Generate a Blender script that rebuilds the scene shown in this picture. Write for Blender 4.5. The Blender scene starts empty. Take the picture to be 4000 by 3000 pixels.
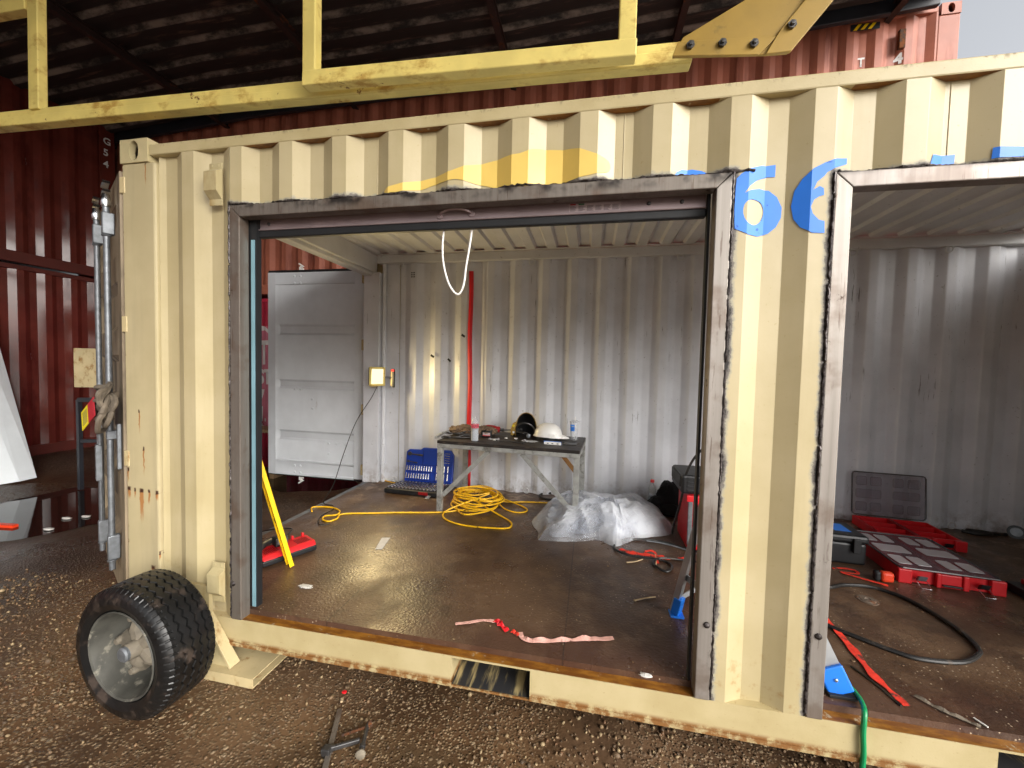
import bpy, bmesh, math, random
from mathutils import Vector, Matrix, noise, Quaternion
R=math.radians
random.seed(7)
sc=bpy.context.scene
COL=sc.collection
V=Vector
# ---------------------------------------------------------------- helpers
def lin(c):
    return tuple((x/12.92 if x<=.04045 else ((x+.055)/1.055)**2.4) for x in c)
def hexc(h):
    return lin(tuple(int(h[i:i+2],16)/255 for i in (0,2,4)))
class G:
    """small node-graph helper"""
    def __init__(s,m):
        s.nt=m.node_tree; s.n=s.nt.nodes; s.l=s.nt.links
        s.n.clear(); s.out=s.n.new('ShaderNodeOutputMaterial')
        s.tc=s.n.new('ShaderNodeTexCoord'); s.obj=s.tc.outputs['Object']
    def pos(s): return s.n.new('ShaderNodeNewGeometry').outputs['Position']
    def put(s,sock,v):
        if isinstance(v,(int,float)): sock.default_value=v
        elif isinstance(v,tuple):
            sock.default_value=(*v,1) if len(v)==3 and len(sock.default_value)==4 else v
        else: s.l.new(v,sock)
    def math(s,op,a,b=0,c=None,clamp=False):
        n=s.n.new('ShaderNodeMath'); n.operation=op; n.use_clamp=clamp
        s.put(n.inputs[0],a); s.put(n.inputs[1],b)
        if c is not None: s.put(n.inputs[2],c)
        return n.outputs[0]
    def scale(s,vec,sx,sy,sz):
        n=s.n.new('ShaderNodeMapping'); n.inputs['Scale'].default_value=(sx,sy,sz); s.l.new(vec,n.inputs['Vector']); return n.outputs[0]
    def noise(s,scale,detail=4,vec=None,rough=.55,dist=0):
        n=s.n.new('ShaderNodeTexNoise'); n.inputs['Scale'].default_value=scale; n.inputs['Detail'].default_value=detail
        n.inputs['Roughness'].default_value=rough; n.inputs['Distortion'].default_value=dist
        s.l.new(vec or s.obj,n.inputs['Vector']); return n.outputs['Fac']
    def vor(s,scale,vec=None,feature='F1',out='Distance',rnd=1):
        n=s.n.new('ShaderNodeTexVoronoi'); n.feature=feature; n.inputs['Scale'].default_value=scale; n.inputs['Randomness'].default_value=rnd
        s.l.new(vec or s.obj,n.inputs['Vector']); return n.outputs[out]
    def step(s,v,a,b,lo=0.,hi=1.):
        n=s.n.new('ShaderNodeMapRange'); n.interpolation_type='SMOOTHSTEP'
        s.put(n.inputs[0],v)
        for i,x in enumerate((a,b,lo,hi)): n.inputs[i+1].default_value=x
        return n.outputs[0]
    def mix(s,f,a,b):
        n=s.n.new('ShaderNodeMix'); n.data_type='RGBA'
        s.put(n.inputs[0],f); s.put(n.inputs[6],a); s.put(n.inputs[7],b); return n.outputs[2]
    def sep(s,vec):
        n=s.n.new('ShaderNodeSeparateXYZ'); s.l.new(vec,n.inputs[0]); return n.outputs
    def bump(s,h,strength=.3,dist=.01):
        n=s.n.new('ShaderNodeBump'); n.inputs['Strength'].default_value=strength; n.inputs['Distance'].default_value=dist
        s.l.new(h,n.inputs['Height']); return n.outputs[0]
    def bsdf(s,col,rough=.5,metal=0.,normal=None,**kw):
        b=s.n.new('ShaderNodeBsdfPrincipled'); s.put(b.inputs['Base Color'],col); s.put(b.inputs['Roughness'],rough); s.put(b.inputs['Metallic'],metal)
        if normal is not None: s.l.new(normal,b.inputs['Normal'])
        for k,v in kw.items(): s.put(b.inputs[k.replace('_',' ')],v)
        s.l.new(b.outputs[0],s.out.inputs[0]); return b
M={}
def newmat(n):
    m=bpy.data.materials.new(n); m.use_nodes=True; M[n]=m; return m,G(m)
def paint(n,col,rough=.5,metal=0.,var=.12,vs=4,dirt=None,rust=None,bump=0,bs=40,rv=.15,**kw):
    """painted / plastic / metal surface with uneven tone, optional dirt (colour, low, high, scale xyz) and rust (low, high, scale)"""
    if isinstance(col,str): col=hexc(col)
    m,g=newmat(n)
    v=g.noise(vs,5)
    c=g.mix(g.step(v,.3,.7),tuple(x*(1-var) for x in col),tuple(min(1,x*(1+var)) for x in col))
    r=g.math('ADD',rough-rv/2,g.math('MULTIPLY',g.noise(vs*3,4),rv))
    mt=metal
    if dirt:
        dc,a,b,sx=dirt
        f=g.step(g.noise(1,6,g.scale(g.obj,*sx),.65),a,b)
        c=g.mix(f,c,hexc(dc)); r=g.math('ADD',r,g.math('MULTIPLY',f,.2),clamp=True)
    if rust:
        a,b,s=rust
        f=g.step(g.noise(s,8,None,.7),a,b)
        rc=g.mix(g.noise(s*6,4),hexc('3a2013'),hexc('8a4f1e'))
        c=g.mix(f,c,rc); r=g.math('ADD',r,g.math('MULTIPLY',f,.35),clamp=True)
        if metal: mt=g.math('MULTIPLY',metal,g.math('SUBTRACT',1,f))
    nb=g.bump(g.noise(bs,4),bump,.004) if bump else None
    g.bsdf(c,r,mt,nb,**kw); return m
# ---------------------------------------------------------------- mesh builder
ORG={}
class MB:
    def __init__(s): s.v=[]; s.f=[]; s.sm=[]
    def add(s,vs,fs,smooth=False):
        b=len(s.v); s.v+=[V(x) for x in vs]; s.f+=[tuple(i+b for i in f) for f in fs]; s.sm+=[smooth]*len(fs); return s
    def obox(s,c,ax,ay,az):
        c=V(c);ax=V(ax);ay=V(ay);az=V(az)
        vs=[c+i*ax+j*ay+k*az for i in(-1,1) for j in(-1,1) for k in(-1,1)]
        return s.add(vs,[(0,1,3,2),(4,6,7,5),(0,4,5,1),(2,3,7,6),(0,2,6,4),(1,5,7,3)])
    def box(s,x0,x1,y0,y1,z0,z1):
        return s.obox(((x0+x1)/2,(y0+y1)/2,(z0+z1)/2),((x1-x0)/2,0,0),(0,(y1-y0)/2,0),(0,0,(z1-z0)/2))
    def bar(s,p,q,w,h,up=(0,0,1)):
        p=V(p);q=V(q);d=(q-p);l=d.length;d.normalize();u=V(up)
        r=d.cross(u)
        if r.length<1e-4: r=d.cross(V((1,0,0)))
        r.normalize();u=r.cross(d).normalized()
        return s.obox((p+q)/2,d*l/2,r*w/2,u*h/2)
    def tube(s,pts,r,n=8,closed=False,cap=True,flat=1.0):
        pts=[V(p) for p in pts];N=len(pts);rr=r if isinstance(r,(list,tuple)) else [r]*N
        b=[];t0=None;u=None
        for i in range(N):
            a=pts[i-1] if (i>0 or closed) else pts[i]; c=pts[(i+1)%N] if (i<N-1 or closed) else pts[i]
            t=(c-a).normalized() if (c-a).length>1e-9 else V((0,0,1))
            if u is None:
                u=t.cross(V((0,0,1)))
                if u.length<1e-3: u=t.cross(V((1,0,0)))
                u.normalize()
            else:
                u=u-t*u.dot(t)
                if u.length<1e-6: u=t.orthogonal()
                u.normalize()
            w=t.cross(u)
            for k in range(n):
                an=2*math.pi*k/n; b.append(pts[i]+u*math.cos(an)*rr[i]+w*math.sin(an)*rr[i]*flat)
        f=[]
        for i in range(N if closed else N-1):
            j=(i+1)%N
            for k in range(n): f.append((i*n+k,i*n+(k+1)%n,j*n+(k+1)%n,j*n+k))
        s.add(b,f,True)
        if cap and not closed: 
            s.add(b[:n],[tuple(range(n))[::-1]]); s.add(b[-n:],[tuple(range(n))])
        return s
    def lathe(s,prof,c=(0,0,0),axis=(0,0,1),n=24,smooth=True,squash=1.0,caps=True):
        c=V(c);a=V(axis).normalized();u=a.orthogonal().normalized();w=a.cross(u)
        b=[]
        for r,h in prof:
            for k in range(n):
                an=2*math.pi*k/n; b.append(c+a*h+u*math.cos(an)*r+w*math.sin(an)*r*squash)
        f=[]
        for i in range(len(prof)-1):
            for k in range(n): f.append((i*n+k,i*n+(k+1)%n,(i+1)*n+(k+1)%n,(i+1)*n+k))
        s.add(b,f,smooth)
        if caps and prof[0][0]>1e-6: s.add(b[:n],[tuple(range(n))[::-1]])
        if caps and prof[-1][0]>1e-6: s.add(b[-n:],[tuple(range(n))])
        return s
    def cyl(s,p,q,r,n=16):
        p=V(p);q=V(q); return s.lathe([(r,0),(r,(q-p).length)],p,q-p,n)
    def prism(s,poly,fn,d):
        """outline poly (2d) through fn to 3d, thickened along vector d"""
        n=len(poly);a=[V(fn(*p)) for p in poly];d=V(d);b=[x+d for x in a]
        s.add(a+b,[tuple(range(n)),tuple(range(2*n-1,n-1,-1))]+[(i,i+n,(i+1)%n+n,(i+1)%n) for i in range(n)]); return s
    def sheet(s,rows,thick=None,smooth=True):
        """grid of points"""
        n=len(rows);m=len(rows[0]);vs=[p for r in rows for p in r]
        s.add(vs,[(i*m+j,i*m+j+1,(i+1)*m+j+1,(i+1)*m+j) for i in range(n-1) for j in range(m-1)],smooth); return s
    def blob(s,c,rad,amp=.25,seed=0,fr=3,n=14,rot=None):
        c=V(c);rows=[]
        for i in range(n+1):
            th=math.pi*i/n;row=[]
            for j in range(2*n+1):
                ph=math.pi*(j%(2*n))/n
                d=V((math.sin(th)*math.cos(ph),math.sin(th)*math.sin(ph),math.cos(th)))
                k=1+amp*(noise.noise(d*fr+V((seed*7.1,seed*3.3,seed)))+.5*noise.noise(d*fr*2.3+V((seed,seed*5.,2))))
                p=V((d.x*rad[0]*k,d.y*rad[1]*k,d.z*rad[2]*k))
                if rot: p=rot@p
                row.append(c+p)
            rows.append(row)
        return s.sheet(rows)
    def build(s,name,mat,parent=None,bevel=0,solid=0,angle=35,seg=2,weld=True):
        me=bpy.data.meshes.new(name); off=ORG.get(parent.name,V((0,0,0))) if parent else V((0,0,0))
        me.from_pydata([x-off for x in s.v],[],s.f); 
        me.polygons.foreach_set('use_smooth',s.sm)
        bm=bmesh.new(); bm.from_mesh(me)
        if weld: bmesh.ops.remove_doubles(bm,verts=bm.verts,dist=1e-5)
        bmesh.ops.recalc_face_normals(bm,faces=bm.faces); bm.to_mesh(me); bm.free()
        if any(s.sm): me.set_sharp_from_angle(angle=R(angle))
        o=bpy.data.objects.new(name,me); COL.objects.link(o)
        me.materials.append(M[mat] if isinstance(mat,str) else mat)
        if parent: o.parent=parent; ORG[o.name]=off
        if solid:
            d=o.modifiers.new('thickness','SOLIDIFY'); d.thickness=solid; d.offset=0
        if bevel:
            d=o.modifiers.new('bevel','BEVEL'); d.width=bevel; d.segments=seg; d.limit_method='ANGLE'; d.angle_limit=R(40)
        return o
def bend(o,w=.012):
    """rolled bends of pressed sheet"""
    o.data.polygons.foreach_set('use_smooth',[True]*len(o.data.polygons))
    d=o.modifiers.new('bend','BEVEL'); d.width=w; d.segments=3; d.limit_method='ANGLE'; d.angle_limit=R(12); d.harden_normals=True
    return o
def tag(o,label=None,cat=None,group=None,kind=None):
    if label: o['label']=label
    if cat: o['category']=cat
    if group: o['group']=group
    if kind: o['kind']=kind
    return o
def thing(name,loc,label,cat,group=None):
    o=bpy.data.objects.new(name,None); COL.objects.link(o); o.location=loc; o.empty_display_size=.1
    ORG[o.name]=V(loc); return tag(o,label,cat,group)
def one(mb,name,mat,label,cat,group=None,**kw):
    """a thing that is a single mesh: origin moved to its base"""
    o=mb.build(name,mat,None,**kw)
    xs=[v.co for v in o.data.vertices]
    c=V((sum(v.x for v in xs)/len(xs),sum(v.y for v in xs)/len(xs),min(v.z for v in xs)))
    o.data.transform(Matrix.Translation(-c)); o.location=c
    return tag(o,label,cat,group)
def spline(pts,k=8,closed=False):
    pts=[V(p) for p in pts];N=len(pts);out=[]
    for i in range(N if closed else N-1):
        g=lambda j: pts[j%N] if closed else pts[max(0,min(N-1,j))]
        a,b,c,d=g(i-1),g(i),g(i+1),g(i+2)
        for q in range(k):
            t=q/k; out.append(.5*((2*b)+(c-a)*t+(2*a-5*b+4*c-d)*t*t+(3*b-a-3*c+d)*t**3))
    if not closed: out.append(pts[-1])
    return out
def textmesh(body,size,fn,name,mat,parent,breaks=None,bold=0.0,xs=1.0,spacing=1.0):
    """lettering: glyph faces laid through fn(u,v)->3d, cut along the breaks so it can follow pressed sheet"""
    cu=bpy.data.curves.new('letters','FONT'); cu.body=body; cu.size=size; cu.offset=bold; cu.resolution_u=3; cu.space_line=spacing
    t=bpy.data.objects.new('letters',cu); COL.objects.link(t)
    bpy.context.view_layer.update()
    me=bpy.data.meshes.new_from_object(t.evaluated_get(bpy.context.evaluated_depsgraph_get()))
    bpy.data.objects.remove(t); 
    bm=bmesh.new(); bm.from_mesh(me)
    return decal_bm(bm,fn,name,mat,parent,breaks,xs)
def decal_bm(bm,fn,name,mat,parent,breaks=None,xs=1.0):
    for v in bm.verts: v.co.x*=xs
    bmesh.ops.triangulate(bm,faces=bm.faces)
    for b in (breaks or []):
        bmesh.ops.bisect_plane(bm,geom=bm.verts[:]+bm.edges[:]+bm.faces[:],plane_co=(b,0,0),plane_no=(1,0,0))
    off=ORG.get(parent.name,V((0,0,0))) if parent else V((0,0,0))
    for v in bm.verts: v.co=V(fn(v.co.x,v.co.y))-off
    me=bpy.data.meshes.new(name); bm.to_mesh(me); bm.free(); me.materials.append(M[mat])
    o=bpy.data.objects.new(name,me); COL.objects.link(o)
    if parent: o.parent=parent; ORG[o.name]=off
    return o
def poly_bm(poly,hole=None):
    bm=bmesh.new()
    vs=[bm.verts.new((x,y,0)) for x,y in poly]; es=[bm.edges.new((vs[i],vs[(i+1)%len(vs)])) for i in range(len(vs))]
    if hole:
        hs=[bm.verts.new((x,y,0)) for x,y in hole]; es+=[bm.edges.new((hs[i],hs[(i+1)%len(hs)])) for i in range(len(hs))]
    bmesh.ops.triangle_fill(bm,use_beauty=True,edges=es,normal=(0,0,1)); return bm
def smooth_poly(p,k=4):
    return [(q.x,q.y) for q in spline([V((x,y,0)) for x,y in p],k,True)]
# corrugated sheet profile: list of (x, depth) with flats at depth 0 (outer) and d (inner)
class Corr:
    def __init__(s,start,pitch,flat,slope,d): s.s=start;s.p=pitch;s.a=flat;s.b=slope;s.d=d
    def __call__(s,x):
        t=(x-s.s)%s.p; f2=s.p-s.a-2*s.b
        if t<s.a: return 0
        if t<s.a+s.b: return s.d*(t-s.a)/s.b
        if t<s.a+s.b+f2: return s.d
        return s.d*(1-(t-s.a-s.b-f2)/s.b)
    def breaks(s,x0,x1):
        out=[];k=math.floor((x0-s.s)/s.p)-1
        while s.s+k*s.p<x1+s.p:
            b=s.s+k*s.p
            for e in (0,s.a,s.a+s.b,s.p-s.b): 
                if x0+1e-4<b+e<x1-1e-4: out.append(b+e)
            k+=1
        return out
def corr_wall(mb,c,x0,x1,z0,z1,fn,r=0):
    xs=[x0]+c.breaks(x0,x1)+[x1]
    for a,b in zip(xs,xs[1:]):
        da,db=c(a+1e-5),c(b-1e-5)
        mb.add([fn(a,da,z0),fn(b,db,z0),fn(b,db,z1),fn(a,da,z1)],[(0,1,2,3)])
    return mb
# ---------------------------------------------------------------- materials
def creamc(h): return tuple(.8*x for x in hexc(h))
CREAM=creamc('cbbc90'); 
def cream_wall():
    m,g=newmat('cream_wall')
    P=g.pos(); x,y,z=g.sep(P)
    def boxd(x0,x1,z0,z1):
        dx=g.math('SUBTRACT',g.math('ABSOLUTE',g.math('SUBTRACT',x,(x0+x1)/2)),(x1-x0)/2)
        dz=g.math('SUBTRACT',g.math('ABSOLUTE',g.math('SUBTRACT',z,(z0+z1)/2)),(z1-z0)/2)
        return g.math('MAXIMUM',dx,dz)
    d=g.math('MINIMUM',boxd(.673,2.953,-.2,2.222),boxd(3.299,5.58,-.2,2.197))
    lo=g.noise(7,2,P); hi=g.noise(45,5,P,.7); 
    dn=g.math('ADD',d,g.math('ADD',g.math('MULTIPLY',g.math('SUBTRACT',hi,.5),.035),g.math('MULTIPLY',g.math('SUBTRACT',lo,.5),.05)))
    tone=g.noise(2.2,5,P); tone2=g.noise(1,6,g.scale(P,7,7,.7),.6)
    c=g.mix(g.step(tone,.3,.7),creamc('c0b085'),creamc('cfc098'))
    c=g.mix(g.math('MULTIPLY',g.step(tone2,.5,.8),.45),c,creamc('a99970'))
    c=g.mix(g.math('MULTIPLY',g.step(g.noise(90,3,P),.66,.75),.5),c,hexc('a08a5a'))
    grime=g.math('MULTIPLY',g.step(g.noise(14,6,P,.7),.52,.66),g.step(z,.5,.1))
    c=g.mix(grime,c,hexc('9d8457'))
    c=g.mix(g.step(dn,.028,.018),c,hexc('9f9985'))
    c=g.mix(g.step(dn,.019,.013),c,hexc('6b655e'))
    c=g.mix(g.step(dn,.011,.004),c,hexc('1d1815'))
    r=g.math('ADD',.38,g.math('MULTIPLY',g.step(dn,.03,.015),.3))
    g.bsdf(c,r,0,g.bump(g.noise(60,4,P),.08,.003))
cream_wall()
def cream_post():
    m,g=newmat('cream_post'); P=g.pos(); x,y,z=g.sep(P)
    tone=g.noise(1,6,g.scale(P,9,9,.8),.6)
    c=g.mix(g.step(g.noise(3,5,P),.3,.7),creamc('c1b28a'),creamc('cfc097'))
    c=g.mix(g.math('MULTIPLY',g.step(tone,.45,.75),.5),c,creamc('a5977a'))
    wob=g.math('MULTIPLY',g.math('SUBTRACT',g.noise(30,4,P),.5),.02)
    fine=g.noise(1,5,g.scale(P,60,60,6),.7)
    tot=None;core=None
    for x0,z0,w,l in [(.015,.757,.02,.09),(.055,.752,.008,.07),(.1,.752,.02,.28),(.118,.98,.008,.24),(.092,1.18,.007,.2),(.15,.752,.011,.12),(.2,.748,.011,.07),(.01,.86,.012,.12),(.17,.34,.02,.03),(.155,2.47,.006,.2),(.21,.42,.004,.06)]:
        dx=g.math('ABSOLUTE',g.math('SUBTRACT',g.math('ADD',x,wob),x0))
        fx=g.step(dx,w,w*.3)
        fz=g.math('MULTIPLY',g.step(z,z0+.008,z0-.004),g.step(z,z0-l,z0-.01))
        f=g.math('MULTIPLY',fx,fz); tot=f if tot is None else g.math('MAXIMUM',tot,f)
        k=g.math('MULTIPLY',fx,g.step(g.math('ABSOLUTE',g.math('SUBTRACT',g.math('ADD',z,wob),z0)),.014,.006)); core=k if core is None else g.math('MAXIMUM',core,k)
    st=g.step(g.math('MULTIPLY',tot,g.math('ADD',.45,fine)),.25,.85)
    c=g.mix(g.math('MULTIPLY',st,.85),c,hexc('9c601f'))
    c=g.mix(core,c,hexc('3b1f10'))
    edge=g.math('MULTIPLY',g.step(x,.016,.002),g.step(g.noise(18,5,P,.7),.55,.64)); c=g.mix(edge,c,hexc('5a3418'))
    g.bsdf(c,g.math('ADD',.42,g.math('MULTIPLY',st,.4)),0,g.bump(g.noise(50,4,P),.08,.003))
cream_post()
def rail_mat():
    m,g=newmat('cream_rail'); P=g.pos(); x,y,z=g.sep(P)
    c=g.mix(g.step(g.noise(5,5,P),.3,.7),creamc('bdac7e'),creamc('cbbb8f'))
    sp=g.step(g.noise(1,5,g.scale(P,40,40,90),.7),.6,.7); c=g.mix(g.math('MULTIPLY',sp,.55),c,hexc('8d7444'))
    low=g.math('MULTIPLY',g.step(z,.035,.012),g.step(g.noise(20,5,P,.7),.35,.55)); c=g.mix(low,c,hexc('7b5224'))
    up=g.math('MULTIPLY',g.step(z,2.535,2.56),g.step(g.noise(1,6,g.scale(P,30,30,12),.75),.53,.64)); c=g.mix(g.math('MULTIPLY',up,.75),c,hexc('6d6249'))
    chip=g.step(g.noise(1,3,g.scale(P,9,9,22),.5),.73,.76); c=g.mix(chip,c,hexc('6f625d'))
    top=g.math('MULTIPLY',g.step(z,.128,.1325),g.step(y,.001,.004)); 
    rc=g.mix(g.step(g.noise(1,6,g.scale(P,9,30,1),.7),.4,.65),hexc('6b3f10'),hexc('94631f')); rc=g.mix(g.step(g.noise(16,6,P,.7),.6,.68),rc,hexc('a3957c'))
    op=g.math('MULTIPLY',top,g.math('MAXIMUM',g.math('MULTIPLY',g.step(x,.725,.73),g.step(x,2.9,2.895)),g.step(x,3.345,3.35)))
    c=g.mix(op,c,rc)
    g.bsdf(c,g.math('ADD',.45,g.math('MULTIPLY',g.math('MAXIMUM',low,up),.3)),0,g.bump(g.noise(120,4,P),.25,.002))
rail_mat()
paint('cream',CREAM,.42,dirt=('9a8355',.55,.75,(6,6,1.5)),rust=(.72,.78,9),bump=.06)
paint('cream_shaded',hexc('8a7a62'),.6,dirt=('4d4234',.45,.7,(5,5,1.2)),rust=(.7,.76,9))  # dirty cream with the shade on the left leaf and underside put into its colour
paint('cream_bright',creamc('d3c092'),.5,dirt=('8a5f22',.5,.7,(14,14,8)),rust=(.68,.74,12))
paint('dark_rust',hexc('35251a'),.8,rust=(.4,.6,20))
def inner_mat(name,a,b,streak=True):
    m,g=newmat(name); P=g.pos()
    c=g.mix(g.step(g.noise(2.5,5,P),.3,.7),hexc(a),hexc(b))
    x,y,z=g.sep(P)
    st=g.math('MULTIPLY',g.step(g.noise(1,4,g.scale(P,55,55,3.4),.6),.655,.69),g.step(g.noise(2.3,2,P),.47,.6))
    if streak: c=g.mix(g.math('MULTIPLY',st,.75),c,hexc('55504c'))
    c=g.mix(g.math('MULTIPLY',g.step(g.noise(30,4,P,.7),.64,.7),.5),c,hexc('6d665f'))
    low=g.math('MULTIPLY',g.step(z,.42,.15),g.step(g.noise(9,6,P,.7),.42,.66)); c=g.mix(g.math('MULTIPLY',low,.7),c,hexc('7d6c5e'))
    g.bsdf(c,.42,0,g.bump(g.noise(70,3,P),.06,.003))
inner_mat('inner_paint','c4c6cb','d6d8dd'); inner_mat('inner_plain','c6c7c8','d6d7d7',False)
paint('door_paint',hexc('d0d5da'),.45,var=.05,dirt=('9a958f',.66,.8,(9,2,2.5)),rust=(.79,.82,8),bump=.05)
def bare_steel(name,a,b,hot=.5):
    m,g=newmat(name); P=g.pos()
    n1=g.noise(1,5,g.scale(P,50,50,1.2),.6); n2=g.noise(4,5,P,.6)
    c=g.mix(n1,hexc(a),hexc(b)); c=g.mix(g.math('MULTIPLY',g.step(n2,.5,.66),hot),c,hexc('5b4330')); c=g.mix(g.step(g.noise(11,6,P,.7),.63,.7),c,hexc('3b2a1e')); c=g.mix(g.math('MULTIPLY',g.step(g.noise(1,5,g.scale(P,70,70,5),.65),.6,.68),.55),c,hexc('4a3424'))
    x,y,z=g.sep(P); sc_=g.math('MULTIPLY',g.step(z,2.175,2.212),g.step(g.noise(5,4,P,.6),.47,.58)); c=g.mix(g.math('MULTIPLY',sc_,.9),c,hexc('1f1a18')); g.bsdf(c,g.math('ADD',.33,g.math('MULTIPLY',n2,.25)),.45,g.bump(n1,.06,.002))
bare_steel('frame_steel','767068','a59e97'); bare_steel('frame_dark','5f574f','8c847b',.55); bare_steel('frame_bright','6b645e','98918b',.35)
def weld_mat():
    m,g=newmat('weld'); P=g.pos()
    c=g.mix(g.step(g.noise(60,4,P),.4,.6),hexc('2b2522'),hexc('5a5453')); g.bsdf(c,.45,.6,g.bump(g.noise(130,3,P),.5,.004))
weld_mat()
paint('galv',hexc('7b7f83'),.46,.6,var=.2,vs=25,dirt=('54524f',.55,.75,(8,8,3)))
paint('galv_pink',hexc('a89697'),.4,.45,var=.1,vs=5,dirt=('5b4a48',.5,.8,(2,8,8)))
paint('pocket_steel',hexc('343436'),.5,.2,dirt=('b9a674',.5,.64,(16,1.6,1)))
paint('rubber',hexc('17181a'),.6,var=.2,vs=8)
paint('black_plastic',hexc('1b1c1e'),.42,var=.2,vs=10)
paint('black_cloth',hexc('0d0d0f'),.95,var=.3,vs=20,bump=.3)
paint('track_blue',hexc('7fa7b4'),.4,.3,var=.1)
paint('red_plastic',hexc('c81b22'),.4,var=.1); paint('red_dark',hexc('8c1016'),.45,var=.15)
paint('orange_red',hexc('e0401c'),.45,var=.1)
paint('blue_plastic',hexc('123a9e'),.45,var=.12); paint('blue_foot',hexc('1470d8'),.45,var=.1,dirt=('5a5a5c',.62,.7,(30,30,30)))
paint('yellow_paint',hexc('f2c40a'),.38,var=.05,dirt=('9a7a10',.68,.76,(9,9,9)))
paint('yellow_cord',hexc('e2b011'),.5,var=.12,vs=20,dirt=('6b5210',.58,.7,(14,14,14)))
paint('white_cord',hexc('ebe9e3'),.7,var=.05,bump=.3,bs=300)
paint('white_plastic',hexc('e9e8e4'),.3,var=.05,dirt=('a79c84',.6,.75,(12,12,12)))
paint('alu',hexc('b5b8ba'),.38,.8,var=.12,vs=12,dirt=('6e6458',.62,.7,(15,15,8)))
paint('chrome',hexc('d5d7da'),.18,1.,var=.1,vs=30)
paint('tool_steel',hexc('5b5a5a'),.4,.8,var=.2,vs=20)
paint('table_steel',hexc('9c9d99'),.5,.35,var=.18,vs=14,dirt=('63605a',.5,.7,(12,12,12)),rust=(.64,.74,5),bump=.1)
paint('table_top',hexc('2b2623'),.5,.3,var=.35,vs=9,dirt=('4f443a',.52,.66,(10,10,10)),bump=.2)
paint('leather',hexc('6e5a48'),.85,var=.3,vs=14,bump=.4,bs=60); paint('glove_grey',hexc('6a6053'),.9,var=.25,vs=18,bump=.4)
paint('deck_steel',hexc('75685b'),.55,.4,var=.2,vs=30,rust=(.5,.66,18))
paint('gold',hexc('b2903f'),.45,.2,var=.2,vs=15)
paint('blue_marker',hexc('2b7be2'),.45,var=.08,dirt=('1c58b0',.66,.68,(14,14,14)))
paint('yellow_decal',hexc('ddbd62'),.42,var=.05)
paint('white_decal',hexc('d9d6d2'),.6,var=.08,dirt=('8f8380',.6,.75,(8,8,8)))
paint('red_tape',hexc('cf1420'),.55,var=.1); paint('orange_strap',hexc('d8321d'),.8,var=.2,vs=20,dirt=('4a2a20',.5,.64,(14,14,14)))
paint('pink_strap',hexc('d2a093'),.8,var=.15,vs=25,dirt=('6a4a40',.56,.68,(30,30,30)))
paint('paper',hexc('c9c6c0'),.8,var=.08,vs=20)
paint('label_white',hexc('b9a9aa'),.5,var=.05,vs=20); paint('label_dark',hexc('5a4c4c'),.5,var=.2,vs=50); paint('label_red',hexc('9b2020'),.5); paint('label_green',hexc('1d6a3a'),.5)
paint('tag_yellow',hexc('f0dc1e'),.6,var=.06); paint('tag_red',hexc('b8202e'),.6,var=.08)
paint('green_hose',hexc('0b8a52'),.4,var=.06); paint('black_hose',hexc('1a1918'),.42,var=.25,vs=12,dirt=('4a4036',.55,.7,(12,12,12)))
paint('wood',hexc('9a805c'),.75,var=.2,vs=6); paint('twig',hexc('b09a78'),.8,var=.2,vs=20)
paint('white_panel',hexc('c9cfd2'),.5,var=.06,dirt=('8b9092',.6,.75,(3,3,1)))
paint('tyre',hexc('121212'),.36,var=.3,vs=9,dirt=('3a3029',.52,.68,(11,11,11)),bump=.15,bs=60)
paint('rim_paint',hexc('4a4943'),.65,.2,var=.3,vs=9,dirt=('837f72',.56,.7,(16,16,16)),rust=(.66,.74,7),bump=.1)
paint('hub_grey',hexc('6f6759'),.75,var=.3,vs=14,bump=.15)
paint('guard_yellow',hexc('dcc873'),.55,var=.1,vs=5,dirt=('b08a3c',.52,.72,(5,8,8)),rust=(.635,.69,9),bump=.12)
paint('guard_unlit',hexc('957728'),.5,var=.12,vs=5,dirt=('6e5a1c',.56,.7,(7,7,7)),rust=(.66,.72,7),bump=.1)  # the frame's yellow, darkened to stand for the unlit plate
paint('orange_container',hexc('a3604a'),.5,var=.16,vs=3,dirt=('7a4030',.5,.7,(5,5,.6)),rust=(.7,.76,6),bump=.06)
paint('crimson',hexc('a8213a'),.42,var=.12,vs=4,dirt=('6b1424',.55,.75,(5,5,.8)))
paint('crimson_faded',hexc('c06a7c'),.55,var=.12,vs=6)
paint('maroon',hexc('5e2a22'),.1,var=.18,vs=3,dirt=('451712',.5,.72,(4,4,1)),bump=.05,bs=7,rv=.08)
paint('maroon_rail',hexc('54261f'),.45,var=.15)
def roof_mat():
    m,g=newmat('roof_dark'); P=g.pos()
    c=g.mix(g.noise(3,5,P),hexc('171412'),hexc('2b2521'))
    st=g.step(g.noise(1,6,g.scale(P,1.6,12,4),.7),.55,.72); c=g.mix(st,c,hexc('5a473b'))
    y=g.sep(P)[1]; ph=g.math('FRACT',g.math('DIVIDE',g.math('ADD',y,10),.25)); rd=g.math('MULTIPLY',g.step(g.math('ABSOLUTE',g.math('SUBTRACT',ph,.93)),.13,.03),g.step(g.noise(1,6,g.scale(P,2.2,6,4),.7),.4,.66))
    c=g.mix(rd,c,hexc('86766a'))  # ridge dust, with highlights on the ribs put into its colour
    g.bsdf(c,.75,0,g.bump(g.noise(40,4,P),.2,.004))
roof_mat(); paint('beam_dark',hexc('2a1a15'),.7,rust=(.55,.7,5)); paint('beam_black',hexc('23252b'),.5,var=.2)
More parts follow.
